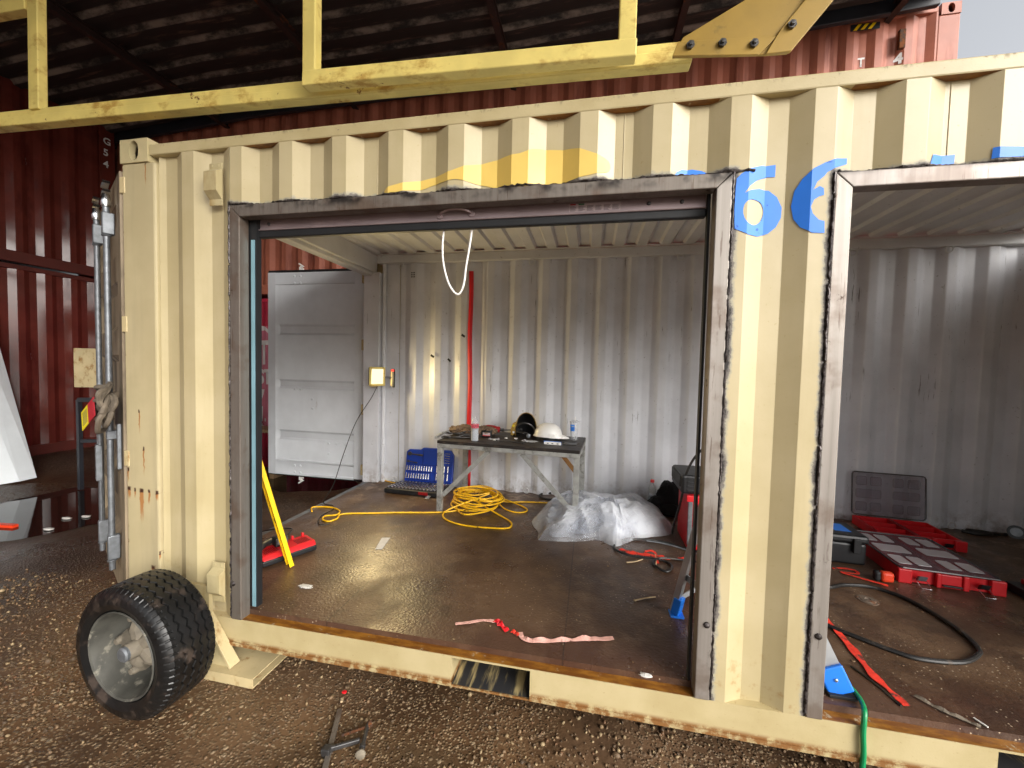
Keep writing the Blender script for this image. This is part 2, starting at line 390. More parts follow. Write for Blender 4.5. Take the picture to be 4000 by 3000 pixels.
def floor_mat():
    m,g=newmat('plywood_floor'); P=g.pos(); x,y,z=g.sep(P)
    n=g.noise(1.6,6,P,.6); n2=g.noise(6,6,P,.65)
    c=g.mix(g.step(n,.35,.65),hexc('3f2c1f'),hexc('5c4633'))
    c=g.mix(g.math('MULTIPLY',g.step(n2,.45,.7),.6),c,hexc('6a543f'))
    dusty=g.math('MULTIPLY',g.step(n2,.5,.68),g.step(y,1.5,2.2)); c=g.mix(dusty,c,hexc('9c8878'))
    red=g.step(y,.35,.1); c=g.mix(g.math('MULTIPLY',red,.35),c,hexc('4a2c26'))
    seam=g.math('LESS_THAN',g.math('ABSOLUTE',g.math('SUBTRACT',x,g.math('MULTIPLY',g.math('ROUND',g.math('DIVIDE',x,1.18)),1.18))),.0035)
    c=g.mix(g.math('MULTIPLY',seam,.6),c,hexc('241b16')); st_=g.step(g.noise(2.1,7,P,.7),.52,.6); c=g.mix(g.math('MULTIPLY',st_,.45),c,hexc('2a1e17'))
    sp=g.math('MULTIPLY',g.math('LESS_THAN',g.vor(42,P),.13),g.step(g.noise(3,3,P),.42,.6)); c=g.mix(sp,c,hexc('a9977f'))
    sc2=g.step(g.noise(1,5,g.scale(P,8,45,1),.7),.7,.73); c=g.mix(g.math('MULTIPLY',sc2,.5),c,hexc('8d7d6d'))
    r=g.math('ADD',.27,g.math('MULTIPLY',g.step(g.noise(2.6,5,P),.35,.65),.25))
    r=g.math('MAXIMUM',r,g.math('MULTIPLY',dusty,.7))
    g.bsdf(c,r,0,g.bump(g.math('ADD',g.noise(70,5,P),g.math('MULTIPLY',g.noise(9,3,P),.6)),.6,.005))
floor_mat()
def ground_mat():
    m,g=newmat('wet_gravel'); P=g.pos(); x,y,z=g.sep(P)
    n=g.noise(1.3,6,P,.62); cell=g.vor(75,P,out='Color'); d=g.vor(75,P); cell2=g.vor(38,P,out='Color'); d2=g.vor(38,P)
    s=g.n.new('ShaderNodeSeparateColor'); g.l.new(cell,s.inputs[0]); s2=g.n.new('ShaderNodeSeparateColor'); g.l.new(cell2,s2.inputs[0])
    mud=g.mix(g.step(n,.35,.65),hexc('3f2e20'),hexc('6c523a'))
    st=g.mix(s.outputs[0],hexc('4d3d2c'),hexc('8b7559'))
    gravelly=g.step(g.noise(.9,5,P,.6),.36,.55)
    k=g.math('MULTIPLY',g.math('MULTIPLY',g.math('GREATER_THAN',s.outputs[1],.25),g.step(d,.6,.4)),gravelly)
    c=g.mix(k,mud,st)
    k2=g.math('MULTIPLY',g.math('MULTIPLY',g.math('GREATER_THAN',s2.outputs[1],.8),g.step(d2,.42,.3)),gravelly)
    c=g.mix(k2,c,g.mix(s2.outputs[0],hexc('5e4c3a'),hexc('a08c70')))
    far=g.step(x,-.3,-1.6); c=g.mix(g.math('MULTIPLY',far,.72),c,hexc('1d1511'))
    h=g.math('ADD',g.math('MULTIPLY',g.math('SUBTRACT',.6,d),k),g.math('ADD',g.math('MULTIPLY',k2,g.math('SUBTRACT',.5,d2)),g.math('MULTIPLY',g.noise(30,5,P),.4)))
    r=g.math('SUBTRACT',.6,g.math('MULTIPLY',g.step(g.noise(.8,5,P),.4,.65),.38))
    g.bsdf(c,r,0,g.bump(h,.8,.012))
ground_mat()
def stone_mat():
    m,g=newmat('pebble_stone'); geo=g.n.new('ShaderNodeNewGeometry'); rnd=geo.outputs['Random Per Island']
    cr=g.n.new('ShaderNodeValToRGB'); g.l.new(rnd,cr.inputs[0]); e=cr.color_ramp
    for i,(p,h) in enumerate([(0,'463726'),(.25,'6b563e'),(.5,'7f6648'),(.7,'6b482b'),(.88,'8d7856'),(1,'a8936f')]):
        if i<2: el=e.elements[i]; el.position=p
        else: el=e.elements.new(p)
        el.color=(*hexc(h),1)
    c=g.mix(g.math('MULTIPLY',g.noise(60,4),.6),cr.outputs[0],hexc('4b3a2a'))
    g.bsdf(c,.65)
stone_mat()
def water_mat():
    m,g=newmat('muddy_water'); P=g.pos(); g.bsdf(hexc('1d1612'),.04,0,g.bump(g.noise(9,3,P),.03,.01))
water_mat()
def film():
    m,g=newmat('clear_film')
    b=g.n.new('ShaderNodeBsdfPrincipled'); b.inputs['Base Color'].default_value=(.85,.88,.93,1); b.inputs['Roughness'].default_value=.14
    t=g.n.new('ShaderNodeBsdfTransparent'); t.inputs[0].default_value=(.9,.92,.96,1); mx=g.n.new('ShaderNodeMixShader')
    lw=g.n.new('ShaderNodeLayerWeight'); lw.inputs[0].default_value=.35
    f=g.math('ADD',g.math('MULTIPLY',lw.outputs['Facing'],.55),g.math('ADD',.08,g.math('MULTIPLY',g.step(g.noise(4,5),.35,.65),.3)),clamp=True)
    g.l.new(f,mx.inputs[0]); g.l.new(t.outputs[0],mx.inputs[1]); g.l.new(b.outputs[0],mx.inputs[2]); g.l.new(mx.outputs[0],g.out.inputs[0])
    g.l.new(g.bump(g.noise(14,5),.5,.01),b.inputs['Normal'])
film()
def clear(n,col,fac,rough=.08):
    m,g=newmat(n); b=g.n.new('ShaderNodeBsdfPrincipled'); b.inputs['Base Color'].default_value=(*col,1); b.inputs['Roughness'].default_value=rough
    t=g.n.new('ShaderNodeBsdfTransparent'); mx=g.n.new('ShaderNodeMixShader'); lw=g.n.new('ShaderNodeLayerWeight'); lw.inputs[0].default_value=.4
    t.inputs[0].default_value=(.94,.95,.96,1)
    g.l.new(g.math('ADD',fac,g.math('MULTIPLY',lw.outputs['Facing'],.35),clamp=True),mx.inputs[0]); g.l.new(t.outputs[0],mx.inputs[1]); g.l.new(b.outputs[0],mx.inputs[2]); g.l.new(mx.outputs[0],g.out.inputs[0])
clear('clear_plastic',(.8,.82,.85),.22); clear('clear_lid',(.2,.12,.14),.16,.05); clear('boss_sheen',(.75,.72,.74),.4,.08)  # bosses paler than the lid: sky reflection put into their colour
def emit(n,col,st):
    m,g=newmat(n); e=g.n.new('ShaderNodeEmission'); e.inputs[0].default_value=(*col,1); e.inputs[1].default_value=st; g.l.new(e.outputs[0],g.out.inputs[0])
emit('lamp_glow',(1,.8,.42),1.0)
# ---------------------------------------------------------------- the cream container
box=thing('shipping_container',(3.03,1.22,-.02),'cream shipping container with two steel-framed openings cut in its long side','shipping container')
CW=Corr(.384,.2838,.072,.07,.036)
ff=lambda x,d,z:(x,d,z)
w=MB()
for a,b,z0,z1 in [(.215,.673,.133,2.505),(.673,2.953,2.215,2.505),(2.953,3.299,.133,2.505),(3.299,5.58,2.19,2.505),(5.58,5.86,.133,2.505)]: corr_wall(w,CW,a,b,z0,z1,ff)
for x,z0 in ((1.447,2.23),(2.548,2.23),(3.664,2.205)): w.tube([(x,CW(x)-.0005,z0),(x,CW(x)-.0005,2.5)],.0022,5)
w.sm=[False]*len(w.f)
bend(w.build('side_wall','cream_wall',box))
fd=lambda x,y:(x,CW(x)-.0025,y)
brk=CW.breaks(.2,5.9)
six1=[(3.113, 2.255), (3.113, 2.21), (3.083, 2.21), (3.044, 2.193), (3.016, 2.169), (2.998, 2.142), (3.022, 2.154), (3.056, 2.163), (3.093, 2.159), (3.123, 2.133), (3.141, 2.093), (3.14, 2.054), (3.124, 2.019), (3.097, 1.996), (3.056, 1.983), (3.016, 1.987), (2.994, 1.997), (2.967, 2.009), (2.964, 2.084), (2.965, 2.162), (2.967, 2.197), (2.981, 2.213), (3.012, 2.233), (3.061, 2.251)]
hole1=[(3.032, 2.12), (3.064, 2.111), (3.078, 2.083), (3.072, 2.051), (3.053, 2.029), (3.031, 2.024), (3.007, 2.038), (2.995, 2.067), (2.997, 2.095), (3.009, 2.112)]
six2=[(3.347, 2.257), (3.303, 2.249), (3.264, 2.235), (3.227, 2.217), (3.197, 2.187), (3.176, 2.146), (3.169, 2.092), (3.177, 2.043), (3.197, 2.008), (3.231, 1.983), (3.273, 1.98), (3.271, 2.023), (3.252, 2.029), (3.231, 2.053), (3.224, 2.078), (3.233, 2.103), (3.251, 2.115), (3.265, 2.118), (3.263, 2.143), (3.249, 2.151), (3.229, 2.139), (3.241, 2.168), (3.263, 2.187), (3.272, 2.2), (3.3, 2.216), (3.347, 2.236)]
for p,h in ((six1,smooth_poly(hole1)),(six2,None),([(2.751, 2.242), (2.772, 2.255), (2.814, 2.259), (2.849, 2.251), (2.872, 2.239), (2.874, 2.227), (2.745, 2.225)],None),([(3.608, 2.245), (3.687, 2.248), (3.686, 2.217), (3.598, 2.211)],None),([(3.775, 2.25), (3.805, 2.248), (3.857, 2.243), (3.897, 2.249), (3.902, 2.209), (3.773, 2.213)],None)):
    decal_bm(poly_bm(p,h),fd,'painted_digit','blue_marker',box,brk)
wave=[(1.509, 2.256), (1.592, 2.274), (1.658, 2.29), (1.73, 2.302), (1.797, 2.306), (1.846, 2.318), (1.914, 2.336), (2.016, 2.356), (2.121, 2.359), (2.204, 2.382), (2.334, 2.37), (2.429, 2.337), (2.489, 2.309), (2.493, 2.271), (2.445, 2.256), (2.374, 2.244), (2.309, 2.237), (2.274, 2.227), (2.147, 2.207), (2.029, 2.231), (1.969, 2.248), (1.915, 2.257), (1.873, 2.265), (1.836, 2.272), (1.798, 2.269), (1.73, 2.268), (1.659, 2.249), (1.506, 2.228)]
decal_bm(poly_bm(smooth_poly(wave,3)),fd,'painted_wave','yellow_decal',box,brk)
# posts, castings, rails
MB().box(0,.213,0,.165,.118,2.473).box(0,.05,-.0,.16,-.005,.118).build('corner_post','cream_post',box,bevel=.01)
MB().box(5.85,6.06,0,.165,.118,2.473).build('corner_post','cream_post',box,bevel=.01)
MB().box(6.03,6.06,.16,2.44,0,2.55).build('end_wall','inner_plain',box)
def casting(x0,x1,z0,z1,y0,y1,mat,par,n=28,name='corner_casting'):
    m=MB();cx=(x0+x1)/2;cz=(z0+z1)/2;rx=.031;rz=.05
    def sq(a):
        c,s=math.cos(a),math.sin(a);k=min((x1-x0)/2/max(abs(c),1e-6),(z1-z0)/2/max(abs(s),1e-6));return cx+c*k,cz+s*k
    A=sorted(set([2*math.pi*i/n for i in range(n)]+[math.atan2(sz*(z1-z0),sx*(x1-x0))%(2*math.pi) for sx in(-1,1) for sz in(-1,1)]));N=len(A)
    o=[sq(a) for a in A];i_=[(cx+rx*math.cos(a),cz+rz*math.sin(a)) for a in A]
    vs=[(x,y0,z) for x,z in o]+[(x,y0,z) for x,z in i_]+[(x,y0+.03,z) for x,z in i_]+[(x,y1,z) for x,z in o]
    f=[]
    for k in range(N):
        j=(k+1)%N; f+=[(k,j,N+j,N+k),(N+k,N+j,2*N+j,2*N+k),(k,3*N+k,3*N+j,j)]
    f.append(tuple(range(3*N,4*N)))
    m.add(vs,f)
    o_=m.build(name,mat,par)
    MB().box(x0+.012,x1-.012,y0+.08,y1-.01,z0+.012,z1-.012).box(cx-.004,cx+.03,y0+.05,y0+.06,cz-.006,cz+.002).build('casting_recess','dark_rust',o_)
    return o_
casting(0,.178,2.473,2.591,-.006,.155,'cream',box)
casting(5.882,6.06,2.473,2.591,-.006,.155,'cream',box)
MB().box(.178,5.88,0,.06,2.505,2.56).build('top_rail','cream_rail',box,bevel=.006)
r=MB()
for a,b in ((.05,1.858),(2.222,3.915),(4.275,6.0)): r.box(a,b,0,.055,-.005,.133).box(a,b,-.007,-.0001,-.006,.012)
for a,b in ((1.858,2.222),(3.915,4.275)): r.box(a,b,0,.055,.125,.133).box(a,b,0,.3,-.012,-.004).box(a-.004,a,.002,2.4,-.004,.124).box(b,b+.004,.002,2.4,-.004,.124).box(a,b,.3,2.4,-.008,-.004).box(a,b,.056,2.4,.1,.106)
r.build('bottom_rail','cream_rail',box,bevel=.002,seg=1)
MB().box(.215,.673,.004,.05,.1331,.1335).build('rail_ledge','cream_bright',box)
for a,b in ((1.86,2.22),(3.917,4.273)): MB().sheet([[(x,y,-.001+.004*noise.noise(V((x*20,y*2,3)))) for x in [a+(b-a)*i/12 for i in range(13)]] for y in [.004,.1,.2,.3,.45]]).build('pocket_floor','pocket_steel',box)
MB().box(.075,6.03,.052,2.372,.12,.16).build('floor','plywood_floor',box)
MB().box(.02,.0749,.05,2.37,.1,.156).build('door_sill','galv',box)
und=MB()
for i in range(16): 
    x=.5+i*.36
    if not(1.8<x<2.28 or 3.86<x<4.33): und.box(x,x+.05,.056,2.38,.0,.1)
und.box(.05,6,2.38,2.438,-.005,.133).build('cross_member','cream_shaded',box)
# inside skin
CB=Corr(1.37-.285*12,.285,.07,.07,.036)
fb=lambda x,d,z:(x,2.335+d,z)
bend(corr_wall(MB(),CB,.38,6.03,.158,2.56,fb).build('back_wall','inner_paint',box),.009)
MB().add([(.19,2.36,.15),(.38,2.36,.15),(.38,2.36,2.56),(.19,2.36,2.56)],[(0,1,2,3)]).build('back_wall','inner_paint',box)
MB().box(0,6.06,2.4,2.438,.1,2.6).build('back_skin','cream',box)
MB().box(.13,6.03,2.305,2.398,2.552,2.64).build('back_rail','inner_plain',box,bevel=.008)
CR=Corr(.3,.2115,.085,.02,.022)
corr_wall(MB(),CR,.13,6.03,.3,2.27,lambda x,d,z:(x,z,2.64+d)).box(.13,6.03,2.2701,2.306,2.64,2.645).box(.0,6.06,.32,2.4,2.665,2.67).add([(0,.05,2.55),(6.06,.05,2.55),(6.06,.33,2.662),(0,.33,2.662)],[(0,1,2,3)]).build('roof_panel','inner_plain',box)
MB().box(.0,.13,.16,2.32,2.45,2.638).box(.0,.1,.16,2.32,2.415,2.4499).build('door_header','inner_plain',box,bevel=.006)
MB().box(0,.185,2.27,2.399,.156,2.45).tube([(.212,2.33,.16),(.212,2.33,2.55)],.022,10).box(.185,.24,2.3,2.36,.36,.372).box(.185,.24,2.3,2.36,2.2,2.212).build('corner_post','inner_paint',box,bevel=.004)
hc=MB().box(-.032,-.001,2.345,2.42,.12,2.56); hc.build('hinge_post','cream',box,bevel=.003)
for z in (2.41,1.67,.95,.27):
    MB().box(-.06,-.0,2.325,2.344,z-.055,z+.055).tube([(-.045,2.335,z-.06),(-.045,2.335,z+.06)],.012,8).build('hinge','cream_bright',box,bevel=.003)
for z in (2.365,1.64,.92):
    MB().box(-.012,.022,-.004,.03,z-.042,z+.042).build('hinge','cream_bright',box,bevel=.004)
for x,z in [(.41,2.525),(1.83,2.522),(3.24,2.527),(4.65,2.527),(.36,.2),(1.83,.195),(4.55,.2),(5.5,.2),(5.35,2.53)]:
    MB().tube([(x+.027*math.cos(a),2.318-.004*math.sin(a),z+.027*math.sin(a)) for a in [2*math.pi*i/14 for i in range(14)]],.0055,6,True).build('lashing_ring','inner_plain',box)
v=MB()
for i in range(3):
    for j in range(3): v.box(.52+i*.017,.529+i*.017,CB(.53)+2.33,CB(.53)+2.3345,2.4+j*.022,2.412+j*.022)
v.build('vent','rubber',box)
for x,z,a in ((.78,1.56,.6),(1.12,1.78,.6),(.97,1.52,.8)): MB().obox((x,2.322,z),(.022*math.cos(a),.0,-.02*math.sin(a)),(0,.002,0),(.008*math.sin(a),0,.012*math.cos(a))).build('drilled_slot','rubber',box)
for z0,z1 in ((2.226,2.432),(.213,.42)):
    x0,x1=.556,.63
    b=MB();prof=[(0,z0),(-.004,z0),(-.004,z0+.03),(-.036,z0+.062),(-.036,z1-.052),(-.004,z1-.03),(-.004,z1),(0,z1)]
    b.prism(prof,lambda y,z:(x0,y,z),(x1-x0,0,0))
    for dx in (.016,.054):
        b.box(x0+dx-.005,x0+dx+.005,-.006,-.0041,z1-.02,z1-.008)
    o=b.build('lashing_bracket','cream',box,bevel=.003)
# welded frames
def frame(x0,x1,z1,ml,mt,mr,top):
    t=.057;y0,y1=-.006,.052
    L=MB();L.prism([(x0+t,z1-t),(x0,z1),(x1,z1),(x1-t,z1-t)],lambda x,z:(x,y0,z),(0,y1-y0,0))
    lint=L.build('door_frame',mt,box,bevel=.004)
    MB().prism([(x0,.133),(x0,z1-.0005),(x0+t,z1-t-.0005),(x0+t,.133)],lambda x,z:(x,y0+.0005,z),(0,y1-y0,0)).build('jamb',ml,lint,bevel=.004)
    MB().prism([(x1,.133),(x1,z1-.0005),(x1-t,z1-t-.0005),(x1-t,.133)],lambda x,z:(x,y0+.0005,z),(0,y1-y0,0)).build('jamb',mr,lint,bevel=.004)
    rng=random.Random(int(x0*100))
    for x,s in ((x0,-1),(x1,1)):
        z=.15;wb=MB()
        while z<z1:
            l=min(rng.uniform(.1,.32),z1-z);pts=[];n=int(l/.012)+2
            if l<.01: break
            for i in range(n): pts.append((x+s*(.001+.004*rng.random()),-.002-.004*rng.random(),z+l*i/(n-1)))
            wb.tube(pts,[.0032+.0025*rng.random() for _ in pts],6); z+=l+rng.uniform(.0,.03)
        wb.build('weld_bead','weld',lint)
    x=x0+.01;wb=MB()
    while x<x1:
        l=rng.uniform(.05,.2);n=int(l/.012)+2
        wb.tube([(x+l*i/(n-1),CW(x+l*i/(n-1))*.6-.002-.004*rng.random(),z1+.002+.005*rng.random()) for i in range(n)],[.003+.004*rng.random() for _ in range(n)],6); x+=l-.012
    wb.build('weld_bead','weld',lint)
    return lint
f1=frame(.673,2.953,2.222,'frame_dark','frame_dark','frame_steel',1)
f2=frame(3.299,5.58,2.197,'frame_steel','frame_bright','frame_steel',1)
for x,z in ((2.93,.445),(3.325,.46),(.685,.32)):
    MB().lathe([(.013,0),(.012,.004),(.006,.009),(0,.01)],(x,-.006,z),(0,-1,0),12).build('plug_weld','weld',f1 if x<3 else f2)
# black strips standing for the shade in the gaps between wall and frames
MB().box(3.276,3.2985,.04,.06,.134,2.2).box(2.9535,2.966,.04,.06,.134,2.2).build('gap_shade','beam_black',box)
MB().box(.69,.768,.058,.09,.172,2.2).build('door_track','rubber',box)
for a,b,q in ((2.884,2.8935,2.2),(5.5,5.522,2.17)): MB().box(a,b,.056,.084,.135,q).build('door_track','rubber',box)
MB().box(.7395,.7595,.0545,.0579,.174,2.07).build('track_strip','track_blue',box)
rd=MB().box(.76,2.884,.082,.1,2.122,2.178).box(.76,2.884,.072,.0819,2.122,2.128).box(.76,2.884,.09,.1,2.179,2.33).build('rolling_door','galv_pink',box,bevel=.003)
MB().box(.757,2.8838,.074,.104,2.086,2.1215).build('rubber_seal','rubber',rd,bevel=.006)
MB().tube(spline([(1.742,.078,2.152),(1.75,.062,2.155),(1.79,.05,2.165),(1.84,.05,2.165),(1.88,.062,2.157),(1.888,.078,2.154)],6),.006,8).lathe([(.017,0),(.015,.006),(0,.008)],(1.738,.081,2.15),(0,-1,0),14).lathe([(.017,0),(.015,.006),(0,.008)],(1.892,.081,2.152),(0,-1,0),14).build('handle','galv_pink',rd)
for x in (.82,2.66,2.79): MB().lathe([(.009,0),(.007,.006),(0,.009)],(x,.0815,2.155),(0,-1,0),10).build('screw','tool_steel',rd)
lb=MB().box(2.33,2.545,.0805,.0817,2.135,2.17).build('warning_label','label_white',rd)
lt=MB();rng=random.Random(3)
for i in range(6):
    x=2.334+i*.0355; 
    for k in range(6): lt.box(x,x+.03*rng.uniform(.6,1),.0798,.0804,2.138+k*.004,2.1396+k*.004)
lt.build('label_print','label_dark',lb)
MB().box(2.334,2.358,.0797,.0804,2.1635,2.169).build('label_header','label_red',lb); MB().box(2.3695,2.394,.0797,.0804,2.1635,2.169).build('label_header','label_green',lb)
# right-hand door leaf, swung open 90 degrees, inner face to us
X0,X1,Y,Z0,Z1=-1.373,-.1,2.45,.1,2.53
leaf=MB()
leaf.box(X0,X0+.1,Y,Y+.05,Z0+.005,Z1-.01).box(X1-.125,X1,Y,Y+.05,Z0+.02,Z1-.01)
pf=[(2.519,.006),(2.385,.006),(2.375,.022),(1.91,.022),(1.885,.04),(1.81,.04),(1.785,.022),(1.255,.022),(1.23,.04),(1.17,.04),(1.145,.022),(.645,.022),(.62,.04),(.55,.04),(.525,.022),(.29,.022),(.28,.006),(.262,.006),(.255,.014),(.135,.014),(.125,.003),(.105,.003)]
xa,xb=X0+.1001,X1-.1251
leaf.sheet([[(xa,Y+.0,z),(xa+.035,Y+d,z),(xb-.012,Y+d,z),(xb,Y+.0,z)] for z,d in pf],smooth=False)
leaf.add([(xa,Y+.05,.105),(xb,Y+.05,.105),(xb,Y+.05,2.52),(xa,Y+.05,2.52)],[(0,1,2,3)])
px=lambda u:X0+(u-1047)*.003458
pzz=lambda u:Z1-(u-1063)*.003103
for u,v_ in [(1150,1081),(1173,1081),(1150,1107),(1173,1107),(1149,1511),(1171,1511),(1217,1547),(1217,1582),(1281,1713),(1310,1713),(1341,1713),(1281,1753),(1341,1754),(1281,1792),(1150,1808),(1172,1808),(1150,1833),(1172,1834)]:
    z=pzz(v_); d=.006 if z>2.38 else .014 if z<.26 else .022
    leaf.lathe([(.016,0),(.014,.008),(.0,.013)],(px(u),Y+d,z),(0,-1,0),10)
lf=leaf.build('door_leaf','door_paint',box)
MB().box(X0,X1+.05,Y+.004,Y+.04,Z1-.0099,Z1+.018).box(X1+.0005,X1+.05,Y+.004,Y+.04,Z0-.0,Z1-.01).box(X0-.012,X0-.0005,Y+.01,Y+.04,Z0,Z1).box(X0,X1,Y+.01,Y+.04,Z0-.012,Z0+.004).build('door_gasket','rubber',lf,bevel=.006)
for z,s in ((Z1+.02,1),(Z0-.02,-1)):
    MB().prism([(0,0),(.05,0),(.055,.02),(.03,.03),(.06,.045),(-.005,.085),(-.01,.07),(.025,.05),(0,.035)],lambda x,q:(px(1162)+x,Y+.03,z+s*q),(0,.02,0)).build('cam_keeper','white_plastic',lf)
# left-hand door leaf, swung out past the corner, outer face to us
A=R(61.5);D=V((-math.sin(A),math.cos(A),0));Nn=V((-math.cos(A),-math.sin(A),0))
H0=V((-.016,-.0,0))
def dl(s,n,z): return H0+D*s+Nn*n+V((0,0,z))
lp=MB()
def dbox(m,s0,s1,n0,n1,z0,z1): m.obox(dl((s0+s1)/2,(n0+n1)/2,(z0+z1)/2),D*(s1-s0)/2,Nn*(n1-n0)/2,V((0,0,(z1-z0)/2)))
dbox(lp,.0,.13,-.05,.0,.1,2.44); dbox(lp,1.04,1.17,-.05,.0,.1,2.44); dbox(lp,.13,1.04,-.05,-.0,2.3,2.44); dbox(lp,.13,1.04,-.05,0,.1,.24)
zz=.24;rows=[]
for k in range(5):
    b=.24+k*.412
    for q,d in ((0,-.002),(.14,-.002),(.18,-.036),(.372,-.036)): rows.append([dl(.13,d,b+q),dl(1.04,d,b+q)])
rows.append([dl(.13,-.002,2.3),dl(1.04,-.002,2.3)])
lp.sheet(rows,smooth=False)
l2=lp.build('door_leaf','cream_shaded',box)
for s,zt,zb in ((.2,2.36,.25),(.71,2.40,.2)):
    rod=MB().tube([dl(s,.034,zb),dl(s,.034,zt)],.0145,14)
    ro=rod.build('locking_rod','galv',l2)
    for z0,z1 in ((zt-.22,zt-.1),(zb+.06,zb+.2)):
        br=MB();dbox(br,s-.02,s+.02,.0005,.053,z0,z1); br.lathe([(.022,-.012),(.022,.0)],dl(s,.034,z0),(0,0,1),14)
        br.build('rod_bracket','galv',ro,bevel=.008)
    br=MB();dbox(br,s-.026,s+.026,.001,.05,1.0,1.05); br.build('rod_bracket','galv',ro,bevel=.006)
    cm=MB().lathe([(.02,zt-.07),(.025,zt-.045),(.02,zt-.02),(.016,zt+.0)],dl(s,.034,0),(0,0,1),14)
    for zq in (zt-.0,zt+.045): cm.prism([(-.055,.0),(-.01,.012),(.055,.0),(.05,.012),(.014,.026),(-.014,.026),(-.05,.012)],lambda a,q:dl(s+a,.02,zq+q),Nn*.03)
    cm.build('locking_cam','chrome',ro)
hd=MB()
dbox(hd,.5,.59,.045,.06,.92,1.02); dbox(hd,.52,.575,.04,.07,.7,.925); dbox(hd,.51,.53,.045,.055,.45,.7); dbox(hd,.56,.58,.045,.055,.45,.7)
hd.build('door_handle','galv',l2,bevel=.006)
ht=MB(); dbox(ht,.05,.08,.002,.02,.85,1.1); dbox(ht,.08,.13,.004,.014,.9,.92); dbox(ht,.12,.13,.004,.014,.92,.98); ht.build('hasp','galv',l2,bevel=.004)
# ---------------------------------------------------------------- other containers
def container(name,label,fn,s0,s1,z0,z1,depthv,mat,railmat,corr,group=None,castmat=None):
    """fn(s,d,z) gives a point of the long side; depthv points into the body"""
    dv=V(depthv); mid=(V(fn((s0+s1)/2,0,z0))+dv/2)
    t=thing(name,mid,label,'shipping container',group)
    a=.2
    corr_wall(MB(),corr,s0+a,s1-a,z0+.15,z1-.08,fn).build('side_wall',mat,t)
    for p,q in ((s0,s0+a),(s1-a,s1)):
        MB().prism([(p,z0+.12),(q,z0+.12),(q,z1-.12),(p,z1-.12)],lambda s,z:fn(s,.0,z),dv*.07).build('corner_post',mat,t,bevel=.012)
    MB().prism([(s0+a,z0+.005),(s1-a,z0+.005),(s1-a,z0+.15),(s0+a,z0+.15)],lambda s,z:fn(s,0,z),dv*.025).build('bottom_rail',railmat,t,bevel=.008)
    MB().prism([(s0+a,z1-.08),(s1-a,z1-.08),(s1-a,z1-.02),(s0+a,z1-.02)],lambda s,z:fn(s,0,z),dv*.025).build('top_rail',railmat,t,bevel=.008)
    b=V(fn(s0,0,z0+.03));e=V(fn(s1,0,z0+.03))
    d2=dv*.97
    m=MB(); p0=b+dv*.03;p1=e+dv*.03; p2=e+d2;p3=b+d2; up=V((0,0,z1-z0-.06))
    m.add([p0,p1,p2,p3,p0+up,p1+up,p2+up,p3+up],[(0,1,2,3),(4,5,6,7),(1,2,6,5),(2,3,7,6),(3,0,4,7)]).build('body_shell',mat,t)
    return t
BC=Corr(-6.0,.278,.07,.068,.036)
fB=lambda s,d,z:(s,3.5+d,z)
up=container('shipping_container','orange-red container stacked on top behind the cream one, under the roof edge',fB,-6.05,6.17,2.47,5.44,(0,2.44,0),'orange_container','orange_container',BC)
lo=container('shipping_container','crimson container with peeling white lettering at ground level behind the open door',fB,-6.05,6.17,-.16,2.43,(0,2.44,0),'crimson','crimson',BC)
for t_,z0,z1 in ((up,5.322,5.44),(up,2.47,2.588),(lo,2.312,2.43)):
    for x0 in (-6.05,5.992): casting(x0,x0+.178,z0,z1,3.494,3.66,'orange_container' if t_==up else 'crimson',t_)
bb=BC.breaks(-6,6.1); fw=lambda x,y:(x,3.5+BC(x)-.003,y)
def lab(s,size,x,z,par,mat='white_decal',xs=1,bold=.0): return textmesh(s,size,lambda u,q:fw(u+x,q+z),'lettering',mat,par,[b-x for b in bb],bold,xs)
lab('T',.135,5.255,4.895,up,xs=.8,bold=.004); lab('C',.135,5.245,4.765,up,xs=.8,bold=.004); lab('4',.15,5.6,4.875,up,xs=.9,bold=.006); lab('7',.15,5.58,4.73,up,xs=.9,bold=.006)
hz=MB()
for i in range(3): hz.prism([(5.175+i*.07,5.265),(5.21+i*.07,5.265),(5.255+i*.07,5.325),(5.22+i*.07,5.325)],lambda x,z:(x,3.492,z),(0,.004,0))
hs=MB().box(5.15,5.43,3.4961,3.4985,5.26,5.33).build('hazard_strip','rubber',up); hz.build('hazard_stripe','yellow_paint',hs)
MB().box(5.6,5.66,3.46,3.5,5.0,5.2).build('vent_cover','dark_rust',up,bevel=.006)
# peeling lettering on the crimson side
def big(s,size,x,z,xs=1): return lab(s,size,x,z,lo,'white_decal',xs,.012)
decal_bm(poly_bm([(-2.75,.4),(-2.2,.4),(-2.2,1.3),(-2.3,1.5),(-2.2,1.9),(-2.24,1.96),(-2.31,1.93),(-2.36,2.0),(-2.45,1.97),(-2.5,1.99),(-2.75,2.0)]),lambda x,y:(x,3.5+BC(x)-.0022,y),'peeled_film','crimson_faded',lo,bb)
decal_bm(poly_bm([(-2.75,1.93),(-2.52,1.93),(-2.4,1.935),(-2.33,1.88),(-2.27,1.95),(-2.2,1.96),(-2.2,1.985),(-2.3,2.0),(-2.34,1.95),(-2.4,1.99),(-2.5,2.005),(-2.75,2.01)]),fw,'peeled_edge','white_decal',lo,bb)
big('T',.5,-2.585,1.43); big('ST',.3,-2.58,1.13); big('V',.36,-2.66,.78); big('1.',.3,-2.55,.56,.8); big('nt.',.2,-2.62,.38)
LC=Corr(0,.278,.07,.068,.036)
fL=lambda s,d,z:(-5-d,s,z)
g='maroon containers stacked at the left'
l1=container('shipping_container','glossy maroon container at the bottom of the left stack',fL,-8.8,3.36,.09,2.68,(-2.44,0,0),'maroon','maroon_rail',LC)
